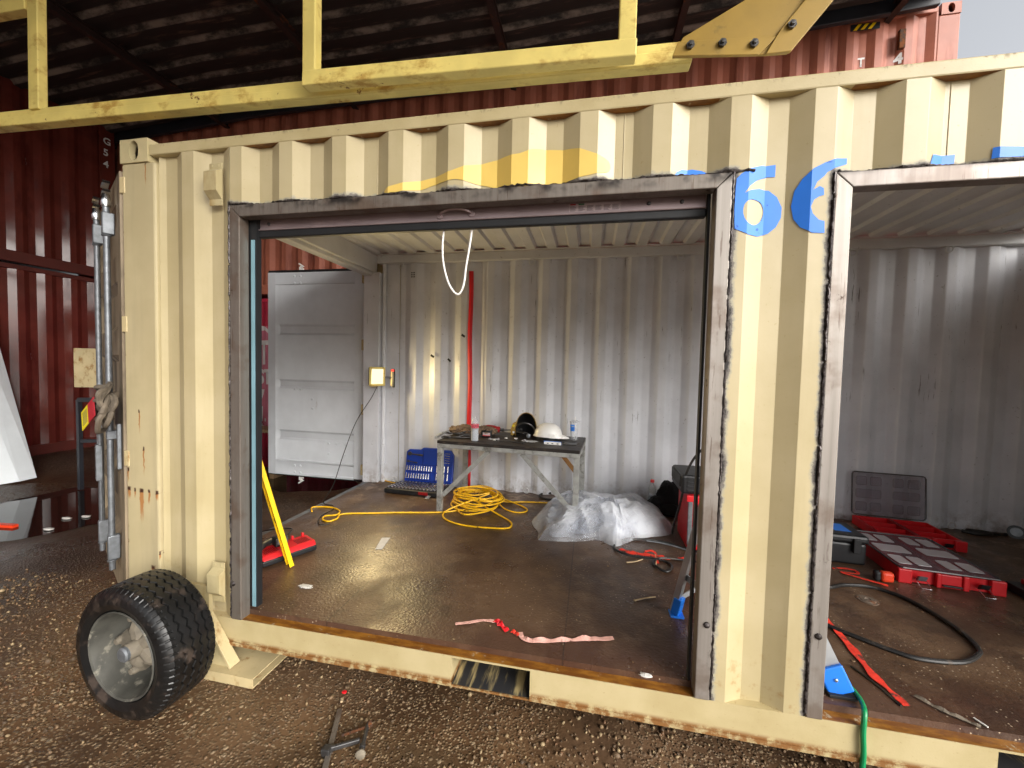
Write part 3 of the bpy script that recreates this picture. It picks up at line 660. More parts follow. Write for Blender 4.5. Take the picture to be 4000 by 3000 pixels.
l2_=container('shipping_container','dark maroon container on top of the left stack, under the roof',fL,-8.8,3.36,2.686,5.13,(-2.44,0,0),'maroon','maroon_rail',LC)
for i,ch in enumerate(('G','5','4')):
    textmesh(ch,.14,lambda u,q,i=i:(-4.996,3.2+u,4.755-i*.175+q),'lettering','white_decal',l2_,None,.003)
# ---------------------------------------------------------------- roof over the yard
def rz(x): return 5.165+(.062*(x-1.35) if x>1.35 else .012*(max(x,-2.5)-1.35)+.06*min(0,x+2.5))
rf=thing('yard_roof',(0,1.5,5.1),'grimy dark corrugated steel roof carried on the container stacks','roof')
RC=Corr(0,.25,.07,.035,.05); XS=[-7.2,5.9]; YF=-6.2
ys=[YF]+RC.breaks(YF,3.6)+[3.6]
m=MB()
for a,b in zip(ys,ys[1:]):
    for xa,xb in ((-7.2,-4.5),(-4.5,-2.5),(-2.5,1.35),(1.35,5.9)):
        m.add([(xa,a,rz(xa)+RC(a+1e-5)),(xb,a,rz(xb)+RC(a+1e-5)),(xb,b,rz(xb)+RC(b-1e-5)),(xa,b,rz(xa)+RC(b-1e-5))],[(0,1,2,3)])
for o_ in [m.build('roof_sheet','roof_dark',rf,solid=.004)]: pass
for x in (-5.2,-3.07,-.91,1.35,3.28,5.5):
    z=rz(x)-.002
    MB().box(x-.035,x+.035,YF,3.55,z-.012,z).box(x-.005,x+.005,YF,3.55,z-.088,z-.0121).box(x-.035,x+.035,YF,3.55,z-.1,z-.0881).build('roof_beam','beam_dark',rf)
for xa,xb in ((-7.,-2.5),(-2.5,1.35),(1.35,5.9)): MB().bar((xa,3.41,rz(xa)-.02),(xb,3.41,rz(xb)-.02),.06,.16).build('eave_beam','beam_black',rf,bevel=.01)
# ---------------------------------------------------------------- yellow guard frame overhead
gf=thing('guard_frame',(1.0,.25,2.85),'rusty yellow steel guard frame with a bolted plate, hanging above the cream container','steel frame')
def rect(m,p,q,w,h,up): return m.bar(p,q,w,h,up)
MB().bar((-2.2,.32,3.03),(2.85,.32,2.905),.06,.1).bar((-2.2,.288,3.008),(2.85,.288,2.886),.012,.055).build('rear_beam','guard_yellow',gf,bevel=.006)
MB().bar((-1.105,.3,3.04),(-1.085,.3,4.3),.085,.05,(0,1,0)).build('upright','guard_yellow',gf,bevel=.006)
MB().bar((-2.2,.3,3.72),(-1.15,.3,3.7),.06,.08).build('upper_beam','guard_yellow',gf,bevel=.006)
for x0,x1 in ((.972,.975),(2.555,2.56)):
    MB().bar((x0,.2,2.952 if x0<2 else 2.897),(x1,.2,4.3),.054,.075,(1,0,0)).build('upright','guard_yellow',gf,bevel=.006)
MB().bar((.935,.2,2.925),(2.597,.2,2.868),.06,.075).build('front_beam','guard_yellow',gf,bevel=.006)
pl=MB().prism([(2.744,2.796),(2.783,2.871),(3.08,3.02),(3.62,3.29),(3.62,3.3),(3.187,2.757),(3.13,2.759)],lambda x,z:(x,.16,z),(0,.012,0)).build('gusset_plate','guard_unlit',gf,bevel=.002)
MB().prism([(2.742,2.794),(2.762,2.85),(3.145,2.822),(3.075,2.757)],lambda x,z:(x,.15,z),(0,.0099,0)).build('edge_flange','guard_unlit',pl,bevel=.002)
MB().prism([(3.1,2.752),(3.192,2.752),(3.63,3.3),(3.52,3.3),(3.15,2.84)],lambda x,z:(x,.144,z),(0,.0159,0)).build('edge_flange','guard_unlit',pl,bevel=.002)
for x,z in [(2.811,2.825),(2.935,2.817),(3.055,2.8),(3.188,2.85),(3.265,2.965),(3.4,3.12)]:
    MB().lathe([(.017,0),(.017,.01),(.0,.0101)],(x,.149 if x<3.1 else .143,z),(0,-1,0),6,False).lathe([(.009,.0102),(.008,.02),(0,.021)],(x,.149 if x<3.1 else .143,z),(0,-1,0),10).build('bolt','tool_steel',pl)
# ---------------------------------------------------------------- ground
def gz(x,y):
    t=max(0,min(1,(-3.7-x)/1.25)); t=t*t*(3-2*t)
    b=-.15+.25*t
    return b+.012*noise.noise(V((x*1.3,y*1.3,0)))+.006*noise.noise(V((x*6,y*6,4)))
def dip(x,y):
    return .03*max(0,1-((x+3.0)/.95)**2-((y-1.55)/.75)**2)
xs=[-30,-18,-11,-8]+[-7+i*.12 for i in range(118)]+[8,11,18,30]
ys=[-30,-18,-10,-6,-4]+[-3+i*.12 for i in range(76)]+[7,10,18,30]
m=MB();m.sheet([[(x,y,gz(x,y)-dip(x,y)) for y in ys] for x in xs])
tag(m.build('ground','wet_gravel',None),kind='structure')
pu=[];c0=V((-3.0,1.55,-.147))
for i in range(48):
    a=2*math.pi*i/48;k=1+.25*noise.noise(V((math.cos(a)*1.5,math.sin(a)*1.5,3)))+.1*noise.noise(V((math.cos(a)*5,math.sin(a)*5,8)))
    pu.append((c0.x+.95*k*math.cos(a),c0.y+.72*k*math.sin(a)))
def flat(poly,z,name):
    bm=poly_bm(poly); me=bpy.data.meshes.new(name)
    for v_ in bm.verts: v_.co.z=z
    bm.to_mesh(me);bm.free();me.materials.append(M['muddy_water']);o=bpy.data.objects.new(name,me);COL.objects.link(o);return tag(o,kind='structure')
flat(pu,-.15,'puddle')
pu=[(-1.25+.62*(1+.3*noise.noise(V((math.cos(a)*1.7,math.sin(a)*1.7,9))))*math.cos(a),2.95+.4*(1+.3*noise.noise(V((math.cos(a)*1.7,math.sin(a)*1.7,5))))*math.sin(a)) for a in [2*math.pi*i/40 for i in range(40)]]
flat(pu,-.143,'puddle')
# loose stones
t=(1+5**.5)/2
IC=[V(p).normalized() for p in [(-1,t,0),(1,t,0),(-1,-t,0),(1,-t,0),(0,-1,t),(0,1,t),(0,-1,-t),(0,1,-t),(t,0,-1),(t,0,1),(-t,0,-1),(-t,0,1)]]
IF=[(0,11,5),(0,5,1),(0,1,7),(0,7,10),(0,10,11),(1,5,9),(5,11,4),(11,10,2),(10,7,6),(7,1,8),(3,9,4),(3,4,2),(3,2,6),(3,6,8),(3,8,9),(4,9,5),(2,4,11),(6,2,10),(8,6,7),(9,8,1)]
rng=random.Random(11);vv=[];fc=[]
n=0
while n<12500:
    x=rng.uniform(-1.7,4.3);y=rng.uniform(-.95,.5)
    if rng.random()>.25+1.3*max(0,.35+noise.noise(V((x*1.4,y*1.4,2)))): continue
    s=.0028+.0075*rng.random()**2.6
    if rng.random()<.012: s*=2
    q=Quaternion((rng.gauss(0,1),rng.gauss(0,1),rng.gauss(0,1),rng.gauss(0,1))).normalized()
    ax=(s*rng.uniform(.8,1.4),s*rng.uniform(.7,1.1),s*rng.uniform(.5,.9)); z=gz(x,y)+s*.25; b=len(vv)
    for p in IC:
        k=rng.uniform(.82,1.15); e=q@V((p.x*ax[0]*k,p.y*ax[1]*k,p.z*ax[2]*k)); vv.append((e.x+x,e.y+y,e.z+z))
    fc+=[(a+b,b_+b,c_+b) for a,b_,c_ in IF]; n+=1
me=bpy.data.meshes.new('gravel');me.from_pydata(vv,[],fc);me.materials.append(M['pebble_stone']);me.polygons.foreach_set('use_smooth',[True]*len(fc))
o=bpy.data.objects.new('gravel',me);COL.objects.link(o);tag(o,'loose wet pebbles scattered over the muddy ground','gravel',kind='stuff')
# ================================================================ things
FZ=.16
def rotz(m,c,a):
    """turn every point of builder m about the vertical through c"""
    q=Matrix.Rotation(a,3,'Z');c=V(c); m.v=[c+q@(v-c) for v in m.v]; return m
# ---- welding table
E0=V((1.135,1.60,0));EX=V((1.243,-.075,0));EXn=EX.normalized();EYn=V((-EXn.y,EXn.x,0));W=EX.length;DP=.66
def tp(a,b,z): return E0+EXn*a+EYn*b+V((0,0,z))
tb=thing('welding_table',tp(W/2,DP/2,FZ),'low grey steel welding table with a black stained top and diagonal braces','table')
def tbar(m,a,b,w,h): return m.bar(tp(*a),tp(*b),w,h)
m=MB();tp_=[]
m.prism([(0,0),(W,0),(W,DP),(0,DP)],lambda a,b:tp(a,b,.776),(0,0,.026)); m.build('tabletop','table_top',tb,bevel=.003)
m=MB();tbar(m,(0,.022,.757),(W,.022,.757),.044,.036);tbar(m,(0,DP-.022,.757),(W,DP-.022,.757),.044,.036);tbar(m,(.022,.045,.757),(.022,DP-.045,.757),.044,.036);tbar(m,(W-.022,.045,.757),(W-.022,DP-.045,.757),.044,.036)
m.build('apron','table_steel',tb,bevel=.003)
for a,b in ((.025,.025),(W-.025,.025),(.025,DP-.025),(W-.025,DP-.025)):
    m=MB();m.bar(tp(a,b,FZ),tp(a,b,.738),.046,.046,EYn);m.build('leg','table_steel',tb,bevel=.003)
for p,q,mt in (((.05,.03,.31),(.47,.03,.737),'table_steel'),((W-.05,.03,.29),(.76,.03,.737),'table_steel'),((W-.05,DP-.03,.42),(.93,DP-.03,.737),'wood')):
    m=MB();m.bar(tp(*p),tp(*q),.01,.04);m.build('brace',mt if mt!='wood' else 'dark_rust',tb)
M['brace_rust']=paint('brace_rust',hexc('8a6436'),.6,.2,rust=(.5,.7,8))
for o in tb.children:
    if o.name.startswith('brace') and o.data.materials[0].name=='dark_rust': o.data.materials[0]=M['brace_rust']
TZ=.802
def bottle(c,h,r,cap,label,liq,name,lab,cat,grp=None):
    t=thing(name,c,lab,cat,grp);c=V(c);k=h/.215
    pr=[(r*.9,0),(r,.006*k),(r*.97,.03*k),(r,.06*k),(r*.9,.085*k),(r,.105*k),(r,.15*k),(r*.85,.17*k),(r*.5,.19*k),(r*.38,.197*k),(r*.36,.207*k)]
    MB().lathe(pr,c,n=20).build('bottle_body','clear_plastic',t)
    if liq: MB().lathe([(r*.86,.004*k),(r*.94,.008*k),(r*.92,.03*k),(r*.95,.06*k),(r*.86,.085*k),(r*.94,.1*k)],c,n=20).build('water',liq,t)
    if cap: MB().lathe([(r*.5,.2*k),(r*.5,.218*k),(r*.44,.221*k)],c,n=18).build('cap',cap,t)
    if label: MB().lathe([(r*1.02,.112*k),(r*1.02,.146*k)],c,n=20).build('label',label,t)
    return t
clear('murky_water',(.62,.66,.72),.6,.1)
M['label_pink']=paint('label_pink',hexc('cf5566'),.5,dirt=('5a2030',.52,.6,(60,60,60)))
bottle((1.454,1.685,TZ),.222,.034,None,'label_pink','murky_water','water_bottle','clear water bottle with a red label and no cap, on the welding table','bottle')
bottle((3.055,2.27,FZ),.25,.037,'red_plastic',None,'murky_water','water_bottle','clear water bottle with a red cap, on the floor by the back wall','bottle')
# gloves heap
m=MB()
rng=random.Random(5)
for i in range(5):
    m.blob((1.2+.08*i,1.95+.03*math.sin(i*2),TZ+.045+.012*(i%2)),(.1,.055,.035),.5,i+3,4,12,Matrix.Rotation(.5*i-.6,3,'Z')@Matrix.Rotation(.25*(-1)**i,3,'X'))
for i in range(4): m.tube(spline([(1.36,1.9+.02*i,TZ+.07),(1.41,1.88+.028*i,TZ+.06),(1.45,1.865+.036*i,TZ+.035)],4),.011,8)
one(m,'leather_gloves','leather','crumpled brown leather welding gloves heaped on the left of the table','gloves')
# locking pliers / clamps
def pliers(c,a,l,lab):
    m=MB();c=V(c)
    d=V((math.cos(a),math.sin(a),0));n=V((-d.y,d.x,0))
    m.tube(spline([c,c+d*l*.4+n*.012,c+d*l*.65+n*.022+V((0,0,.012)),c+d*l+n*.02+V((0,0,.014))],5),.007,8)
    m.tube(spline([c+n*.01,c+d*l*.4-n*.02,c+d*l*.7-n*.028,c+d*l-n*.03],5),.0065,8)
    m.tube(spline([c,c-d*l*.25+n*.03,c-d*l*.3-n*.0],5),.009,8)
    m.lathe([(.009,-.008),(.009,.008)],c+d*.012,(0,0,1),10)
    return one(m,'locking_pliers','tool_steel',lab,'pliers','locking pliers on the table')
pliers((1.2,1.72,TZ+.012),.35,.2,'steel locking pliers lying nearest the front left table corner')
pliers((1.17,1.82,TZ+.03),.2,.22,'steel locking pliers lying against the brown gloves')
m=MB().bar((1.10,1.66,TZ+.014),(1.075,1.86,TZ+.016),.022,.024); m.bar((1.10,1.66,TZ+.018),(1.15,1.85,TZ+.05),.012,.012)
one(m,'flat_bar','alu','short pale flat bar lying along the left end of the table','steel bar',bevel=.002)
# red measuring box, drill
t=thing('battery_pack',(1.5,1.9,TZ),'black and red power tool battery beside the water bottle','battery')
MB().box(1.46,1.555,1.88,1.95,TZ,TZ+.062).build('case','black_plastic',t,bevel=.008)
MB().box(1.475,1.545,1.877,1.8799,TZ+.014,TZ+.044).build('label','label_white',t); MB().box(1.475,1.545,1.8755,1.8769,TZ+.014,TZ+.02).build('stripe','red_plastic',t)
t=thing('impact_driver',(1.53,2.06,TZ),'red cordless driver lying on its side behind the battery, long bit fitted','power tool')
MB().tube(spline([(1.43,2.05,TZ+.055),(1.48,2.05,TZ+.06),(1.56,2.05,TZ+.055),(1.6,2.05,TZ+.05)],4),[.03]*4+[.034]*4+[.03]*4+[.02],12).build('body','red_dark',t)
MB().tube(spline([(1.5,2.05,TZ+.04),(1.46,1.99,TZ+.028),(1.44,1.97,TZ+.028)],4),.024,10).build('handle','black_plastic',t)
MB().tube([(1.6,2.05,TZ+.05),(1.64,2.05,TZ+.05)],.016,10).tube([(1.64,2.05,TZ+.05),(1.8,2.06,TZ+.06)],.006,8).tube([(1.775,2.058,TZ+.058),(1.785,2.059,TZ+.059)],.011,10).tube([(1.795,2.06,TZ+.06),(1.815,2.061,TZ+.061)],.012,10).build('driver_bit','tool_steel',t)
# welding helmet, open side to us
t=thing('welding_helmet',(1.85,2.0,TZ),'black and gold welding helmet standing open side out beside the white hard hat','welding helmet')
cx,cy=1.858,2.03
def shell(rx,ry,h,z0):
    rows=[]
    for i in range(15):
        th=math.pi*(i/14)                     # left rim -> over -> right rim
        row=[]
        for j in range(9):
            ph=math.pi*.5*j/8                 # rim -> closed back
            x=math.cos(math.pi-th)*rx*math.cos(ph*.92); z=z0+ (math.sin(th)**.6)*h*math.cos(ph*.9)
            row.append(V((cx+x-.05*math.sin(ph),cy+math.sin(ph)*ry,z-.03*math.sin(ph))))
        rows.append(row)
    return rows
MB().sheet(shell(.102,.16,.228,TZ+.004)).build('shell','gold',t,solid=.004)
MB().sheet(shell(.097,.152,.221,TZ+.006)).build('lining','black_plastic',t)
MB().prism([(0,.0),(.03,-.0),(.045,.06),(.05,.13),(.02,.12),(.0,.06)],lambda a,b:(cx-.15+a,cy-.0,TZ+.004+b),(0,.1,0)).build('chin_guard','gold',t,bevel=.01)
hb=MB().tube(spline([(cx-.085,cy-.02,TZ+.05),(cx-.08,cy-.05,TZ+.1),(cx-.03,cy-.075,TZ+.135),(cx+.03,cy-.075,TZ+.135),(cx+.075,cy-.05,TZ+.1),(cx+.083,cy-.02,TZ+.055)],5),.009,8,flat=.5)
hb.tube(spline([(cx-.08,cy-.04,TZ+.05),(cx-.04,cy-.07,TZ+.052),(cx+.02,cy-.075,TZ+.05),(cx+.05,cy-.06,TZ+.03)],5),.011,8,flat=.5); hb.build('headband','tool_steel',t)
MB().lathe([(.02,0),(.02,.014),(.012,.018)],(cx+.035,cy-.075,TZ+.025),(0,-1,0),16).build('adjuster_knob','galv',t)
MB().lathe([(.012,0),(.01,.01)],(cx-.125,cy+.0,TZ+.1),(0,-1,0),12).build('side_knob','tag_yellow',t)
MB().box(cx-.128,cx-.108,cy-.012,cy-.004,TZ+.03,TZ+.048).build('battery_cover','white_plastic',t)
# hard hat
t=thing('hard_hat',(2.08,1.95,TZ),'white hard hat resting on its black headband','hard hat')
hx,hy,hz_=2.085,1.97,TZ+.032
rows=[]
for i in range(13):
    ph=math.pi/2*i/12
    row=[]
    for j in range(33):
        a=2*math.pi*j/32; k=math.cos(ph)**.8 if i<12 else 0
        ridge=1+.03*math.exp(-(math.sin(a)*k*4)**2)
        brim=(.055*max(0,math.cos(a))**1.5 if i==0 else 0)+(.012 if i==0 else 0)
        row.append((hx-.01+(.128*k+brim)*math.cos(a),hy+(.1*k+(.01 if i==0 else 0))*math.sin(a),hz_+.115*math.sin(ph)*ridge-(.012*max(0,math.cos(a)) if i==0 else 0)))
    rows.append(row)
MB().sheet(rows).build('hat_shell','white_plastic',t,solid=.003)
MB().bar((hx+.01,hy-.104,hz_+.02),(hx+.06,hy-.098,hz_+.02),.006,.024).bar((hx-.095,hy-.068,hz_+.012),(hx-.115,hy-.05,hz_+.012),.012,.022).build('slot','white_plastic',t,bevel=.002)
MB().lathe([(.085,-.03),(.088,.0),(.086,.01)],(hx,hy,hz_),n=24).lathe([(.016,0),(.016,.012)],(hx+.105,hy-.03,hz_-.01),(.3,-1,0),12).build('headband','black_plastic',t)
# cup with straw
t=thing('plastic_cup',(2.31,2.02,TZ),'clear plastic cup with straw and blue print on the right end of the table','cup')
c=(2.31,2.02,TZ)
MB().lathe([(.03,0),(.031,.004),(.034,.055),(.035,.058),(.041,.165)],c,n=22).build('cup_body','clear_plastic',t)
MB().lathe([(.044,.165),(.044,.173),(.036,.18),(.0,.181)],c,n=22).build('lid','clear_plastic',t)
MB().tube([(2.31,2.02,TZ+.01),(2.318,2.015,TZ+.215)],.0035,8).build('straw','white_plastic',t)
pr=MB()
def cyl_patch(a0,a1,z0,z1): pr.sheet([[(c[0]+(.0352+.0062*(z-.058)/.107+.0006)*math.cos(a0+(a1-a0)*i/8),c[1]+(.0352+.0062*(z-.058)/.107+.0006)*math.sin(a0+(a1-a0)*i/8),TZ+z) for i in range(9)] for z in (z0,z1)])
cyl_patch(-2.7,-1.45,.085,.125); cyl_patch(-2.7,-1.45,.13,.145)
pr.build('printed_panel','blue_marker',t)
# bit pack, plate, plastic packets, rods
t=thing('blade_pack',(2.15,1.72,TZ),'blue and white pack of tool bits at the front edge of the table','tool pack')
MB().obox((2.14,1.72,TZ+.012),EXn*.072,EYn*.014,V((0,0,.011))).build('pack','white_plastic',t,bevel=.003)
MB().obox((2.138,1.74,TZ+.012),EXn*.076,EYn*.005,V((0,0,.013))).build('sleeve','blue_marker',t,bevel=.002)
m=MB()
for i in (-.04,.0,.045): m.obox(V((2.14,1.7055,TZ+.012))+EXn*i,EXn*.008,EYn*.0008,V((0,0,.003)))
m.build('print','rubber',t)
one(MB().obox((2.29,1.79,TZ+.004),EXn*.055,EYn*.05,V((0,0,.003))),'steel_plate','tool_steel','small dark steel plate to the right of the bit pack','steel plate')
one(MB().bar((2.06,1.82,TZ+.006),(2.33,1.86,TZ+.006),.01,.01),'steel_rod','tool_steel','long thin steel rod lying between hard hat and bit pack','rod')
one(MB().tube(spline([(1.66,1.7,TZ+.008),(1.75,1.7,TZ+.009),(1.83,1.69,TZ+.008),(1.88,1.68,TZ+.008)],5),[.004]*8+[.006]*8,8).tube([(1.88,1.68,TZ+.008),(1.9,1.675,TZ+.008)],.014,10),'torch_tip','tool_steel','dark welding rod stub lying along the front of the table','rod')
rng=random.Random(9)
for i,(x,y,a,s,lab) in enumerate(((1.61,1.76,.2,.05,'small clear plastic packet next to the battery on the table'),(1.93,1.76,-.3,.07,'clear plastic packet lying in front of the welding helmet'))):
    n=9; rows=[[V((x,y,TZ+.003))+Matrix.Rotation(a,3,'Z')@V(((p/8-.5)*s*2,(q/8-.5)*s*1.2,.008+.014*noise.noise(V((p*.6,q*.6,i*5)))))for q in range(n)] for p in range(n)]
    one(MB().sheet(rows,smooth=False),'plastic_packet','clear_plastic',lab,'packet','clear packets on the table')
for x,y,lab in ((1.62,1.74,'white crumpled scrap inside the packet near the battery'),(1.70,1.86,'white crumpled scrap behind the welding rod stub'),(1.79,1.87,'white crumpled scrap nearest the welding helmet')):
    one(MB().blob((x,y,TZ+.008),(.016,.01,.007),.5,int(x*100),4,6),'paper_scrap','paper',lab,'scrap','white scraps on the table')
# ---- socket set
t=thing('socket_set',(.74,2.15,FZ),'open socket set with blue lid up, on the floor left of the table','tool set')
SX0,SX1=.50,1.04
lidm=MB()
def lid(u,v,d=0): # u across 0..1, v up 0..1
    return V((SX0+.01+(SX1-SX0)*u,2.245+.06*v-d*.98,FZ+.055+.345*v+d*.17))
lidm.prism([(0,0),(1,0),(1,.85),(.93,1),(.72,1),(.68,1.04),(.35,1.04),(.3,.97),(.06,.97),(0,.9)],lambda u,v:lid(u,v),(0,.035,-.006)).build('lid','blue_plastic',t,bevel=.008)
M['blue_dark']=paint('blue_dark',hexc('0b2570'),.5)
rl=MB()
for v in (.05,.3,.52): rl.prism([(.04,v),(.96,v),(.96,v+.012),(.04,v+.012)],lambda u,q:lid(u,q,.006),(0,.006,0))
for u in (.36,.66): rl.prism([(u,.52),(u+.012,.52),(u+.012,.95),(u,.95)],lambda a,q:lid(a,q,.006),(0,.006,0))
rl.build('lid_rib','blue_dark',t)
def ratch(u0,u1,v,r):
    m=MB();a=lid(u0,v,.016);b=lid(u1,v-.03,.016);m.lathe([(r,0),(r,.014)],a+V((0,.008,0)),(0,-1,.1),14);m.tube([a,a+(b-a)*.35,b],[r*.45,r*.3,r*.55],8);m.build('ratchet','tool_steel',t)
ratch(.09,.36,.83,.022);ratch(.07,.26,.6,.014)
bits=MB()
for v,n_,l in ((.34,11,.05),(.1,10,.055)):
    for i in range(n_): bits.tube([lid(.05+i*.052,v,.012),lid(.05+i*.052,v+l/.345,.012)],[.0075,.0045],7)
for v in (.33,.1):
    for i in range(4): bits.tube([lid(.68+i*.075,v,.014),lid(.68+i*.075,v+.19,.014)],.0085,8)
for i in range(5): bits.tube([lid(.83,.62+i*.07,.012),lid(.93,.61+i*.07,.012)],.004,6)
tag(bits.build('lid_bits','chrome',t),kind='stuff')
tray=MB().prism([(SX0-.07,1.96),(SX1-.02,1.94),(SX1+.01,2.22),(SX0-.03,2.24)],lambda x,y:(x,y,FZ+.004),(0,0,.05)).build('tray','black_plastic',t,bevel=.012)
sk=MB();rng=random.Random(2)
for r_ in range(6):
    n_=14
    for i in range(n_):
        x=SX0-.04+i*.038+r_*.006;y=1.985+r_*.042
        if y>2.21 or x>SX1-.02: continue
        s=rng.uniform(.009,.014); sk.tube([(x,y,FZ+.053),(x+.006,y+.026,FZ+.058)],s*.8,7)
tag(sk.build('socket','chrome',t),kind='stuff')
MB().obox((.86,1.945,FZ+.035),(.05,-.003,0),(0,.008,0),(0,0,.014)).build('latch','red_dark',t,bevel=.003)
MB().obox((.93,1.9,FZ+.012),(.022,0,0),(0,.03,.006),(0,-.002,.01)).build('latch_clip','chrome',t,bevel=.003)
# ---- yellow extension cord
rng=random.Random(21);pts=[]
path=[(.1,1.33),(.04,1.42),(.19,1.455),(.32,1.4),(.355,1.31),(.28,1.265),(.31,1.19),(.385,1.17),(.41,1.24),(.39,1.34),(.62,1.42),(.84,1.493),(1.12,1.57),(1.3,1.66),(1.45,1.85)]
pts=[V((x,y,FZ+.007)) for x,y in path]
a=1.2
for i in range(92):
    a+=math.pi*2/8.5*rng.uniform(.85,1.15);L=i/92
    rx=.30*(1-.45*L)*rng.uniform(.75,1.12);ry=.30*(1-.5*L)*rng.uniform(.75,1.1)
    pts.append(V((1.43+rx*math.cos(a)+.05*math.sin(i*.7),1.9+ry*math.sin(a)+.03*math.cos(i*.9),FZ+.01+.13*L**.8*(1-.5*(rx/.3)**2)+.012*rng.random())))
pts+=[V(p) for p in [(1.3,1.65,FZ+.05),(1.22,1.57,FZ+.012),(1.28,1.45,FZ+.008),(1.45,1.37,FZ+.007),(1.66,1.365,FZ+.007),(1.83,1.4,FZ+.007),(1.83,1.52,FZ+.008),(1.7,1.65,FZ+.01),(1.55,1.72,FZ+.05),(1.3,1.9,FZ+.09),(1.4,2.1,FZ+.06),(1.65,2.02,FZ+.03),(1.85,1.93,FZ+.008),(1.92,1.83,FZ+.007),(1.85,1.76,FZ+.007),(1.72,1.8,FZ+.012),(1.6,1.95,FZ+.03),(1.55,2.02,FZ+.03),(1.68,2.0,FZ+.01),(1.88,2.055,FZ+.007),(2.1,2.084,FZ+.007),(2.3,2.08,FZ+.007)]]
one(MB().tube(spline(pts,5),.0068,7),'extension_cord','yellow_cord','long yellow extension cord coiled in a loose heap under the table','extension cord')
one(MB().tube(spline([(.17,2.37,FZ+.006),(.295,2.32,FZ+.006),(.45,2.26,FZ+.006)],5),.006,7),'cord_end','yellow_cord','short length of yellow cord along the wall behind the socket set','cord')
# ---- work lamp
t=thing('work_lamp',(.15,2.2,1.2),'lit yellow work lamp clamped to the post at the door corner','work lamp')
n_=V((.62,-.78,-.05)).normalized();s_=V((0,0,1)).cross(n_).normalized();u2=n_.cross(s_)
lc=V((.225,2.17,1.33))
def lb_(m,a0,a1,b0,b1,d0,d1): return m.obox(lc+s_*(a0+a1)/2+u2*(b0+b1)/2+n_*(d0+d1)/2,s_*(a1-a0)/2,u2*(b1-b0)/2,n_*(d1-d0)/2)
m=MB();lb_(m,-.082,.082,-.1,.1,-.06,-.002);m.build('housing','black_plastic',t,bevel=.015)
m=MB();lb_(m,-.082,-.062,-.1,.1,-.0015,.012);lb_(m,.062,.082,-.1,.1,-.0015,.012);lb_(m,-.062,.062,.08,.1,-.0015,.012);lb_(m,-.062,.062,-.1,-.08,-.0015,.012);m.build('bezel','guard_yellow',t,bevel=.006)
m=MB();lb_(m,-.061,.061,-.079,.079,-.0015,.006);m.build('glass','lamp_glow',t)
MB().tube([(.245,2.21,1.32),(.35,2.25,1.32)],.012,10).build('arm','galv',t)
m=MB().box(.358,.38,2.235,2.265,1.215,1.385);m.build('clamp_bar','rubber',t,bevel=.003)
MB().box(.344,.3579,2.237,2.263,1.33,1.385).box(.344,.3579,2.237,2.263,1.23,1.3).box(.325,.3579,2.24,2.26,1.301,1.329).build('clamp_pad','cream_bright',t,bevel=.003)
MB().box(.346,.382,2.234,2.266,1.3855,1.41).build('clamp_tip','red_plastic',t,bevel=.005)
one(MB().tube(spline([(.215,2.19,1.225),(.17,2.15,1.1),(.09,2.0,.86),(.06,1.83,.55),(.05,1.7,.3),(.05,1.55,FZ+.012),(.18,1.5,FZ+.008),(.245,1.42,FZ+.008),(.245,1.29,FZ+.008),(.28,1.18,FZ+.008),(.36,1.09,FZ+.008),(.42,1.13,FZ+.008)],6),.0042,6),'lamp_cord','black_hose','thin black cord hanging from the lit lamp down to the floor','cord')
# ---- red strap on the back wall
rows=[]
for i in range(30):
    z=2.45-i*(2.45-.17)/29; x=1.195+.012*i/29+.004*math.sin(i*.5)
    wv=.024*(1-.25*max(0,i-25)/4); rows.append([(x-wv,2.322+.004*math.sin(i*.6),z),(x+wv,2.322+.004*math.cos(i*.5),z)])
one(MB().sheet(rows),'wall_strap','red_tape','long red webbing strap hanging down the back wall behind the table','strap',solid=.002)
# ---- pull rope
one(MB().tube(spline([(1.752,.1,2.1),(1.745,.1,2.02),(1.752,.1,1.93),(1.78,.1,1.84),(1.822,.1,1.792),(1.85,.1,1.83),(1.862,.1,1.92),(1.875,.1,2.0),(1.889,.1,2.1)],6),.0048,8),'pull_rope','white_cord','white rope loop hanging from the rolling door','rope')
# ---- plastic film heap
out=[(2.0,1.6),(2.06,1.42),(2.11,1.26),(2.25,1.27),(2.375,1.285),(2.46,1.32),(2.53,1.36),(2.6,1.31),(2.68,1.29),(2.75,1.36),(2.82,1.43),(2.98,1.53),(3.12,1.63),(3.15,1.85),(3.08,2.08),(2.9,2.25),(2.7,2.3),(2.4,2.22),(2.15,2.05),(2.03,1.82)]
op=spline([V((x,y,0)) for x,y in out],3,True);cen=V((2.58,1.82,0))
def heap(seed,h,sc_f):
    rows=[];nr=34
    for i in range(nr+1):
        k=1-(i/nr)**1.1; row=[]
        for j in range(len(op)+1):
            p=cen+(op[j%len(op)]-cen)*k*sc_f
            r_=1-k
            cr=0
            for f_,am in ((3.2,.8),(7,.55),(15,.25)):
                cr+=am*(1-2.6*abs(noise.noise(V((p.x*f_,p.y*f_,seed)))))
            z=h*(1-(1-r_)**3.6)*(.66+.34*noise.noise(V((p.x*2.2,p.y*2.2,seed+3))))+.038*cr*min(1,r_*9)
            lat=.035*noise.noise(V((p.x*6,p.y*6,seed+9)))*min(1,3*k)
            row.append((p.x+lat,p.y+lat,FZ+.004+max(0,z)))
        rows.append(row)
    return rows
t=thing('plastic_sheet',(2.58,1.8,FZ),'crumpled heap of clear plastic sheeting on the floor right of the table','plastic sheeting')
MB().sheet(heap(1,.23,1),smooth=False).build('outer_fold','clear_film',t)
MB().sheet(heap(5,.17,.86),smooth=False).build('inner_fold','clear_film',t)
MB().sheet(heap(8,.11,.66),smooth=False).build('inner_fold','clear_film',t)
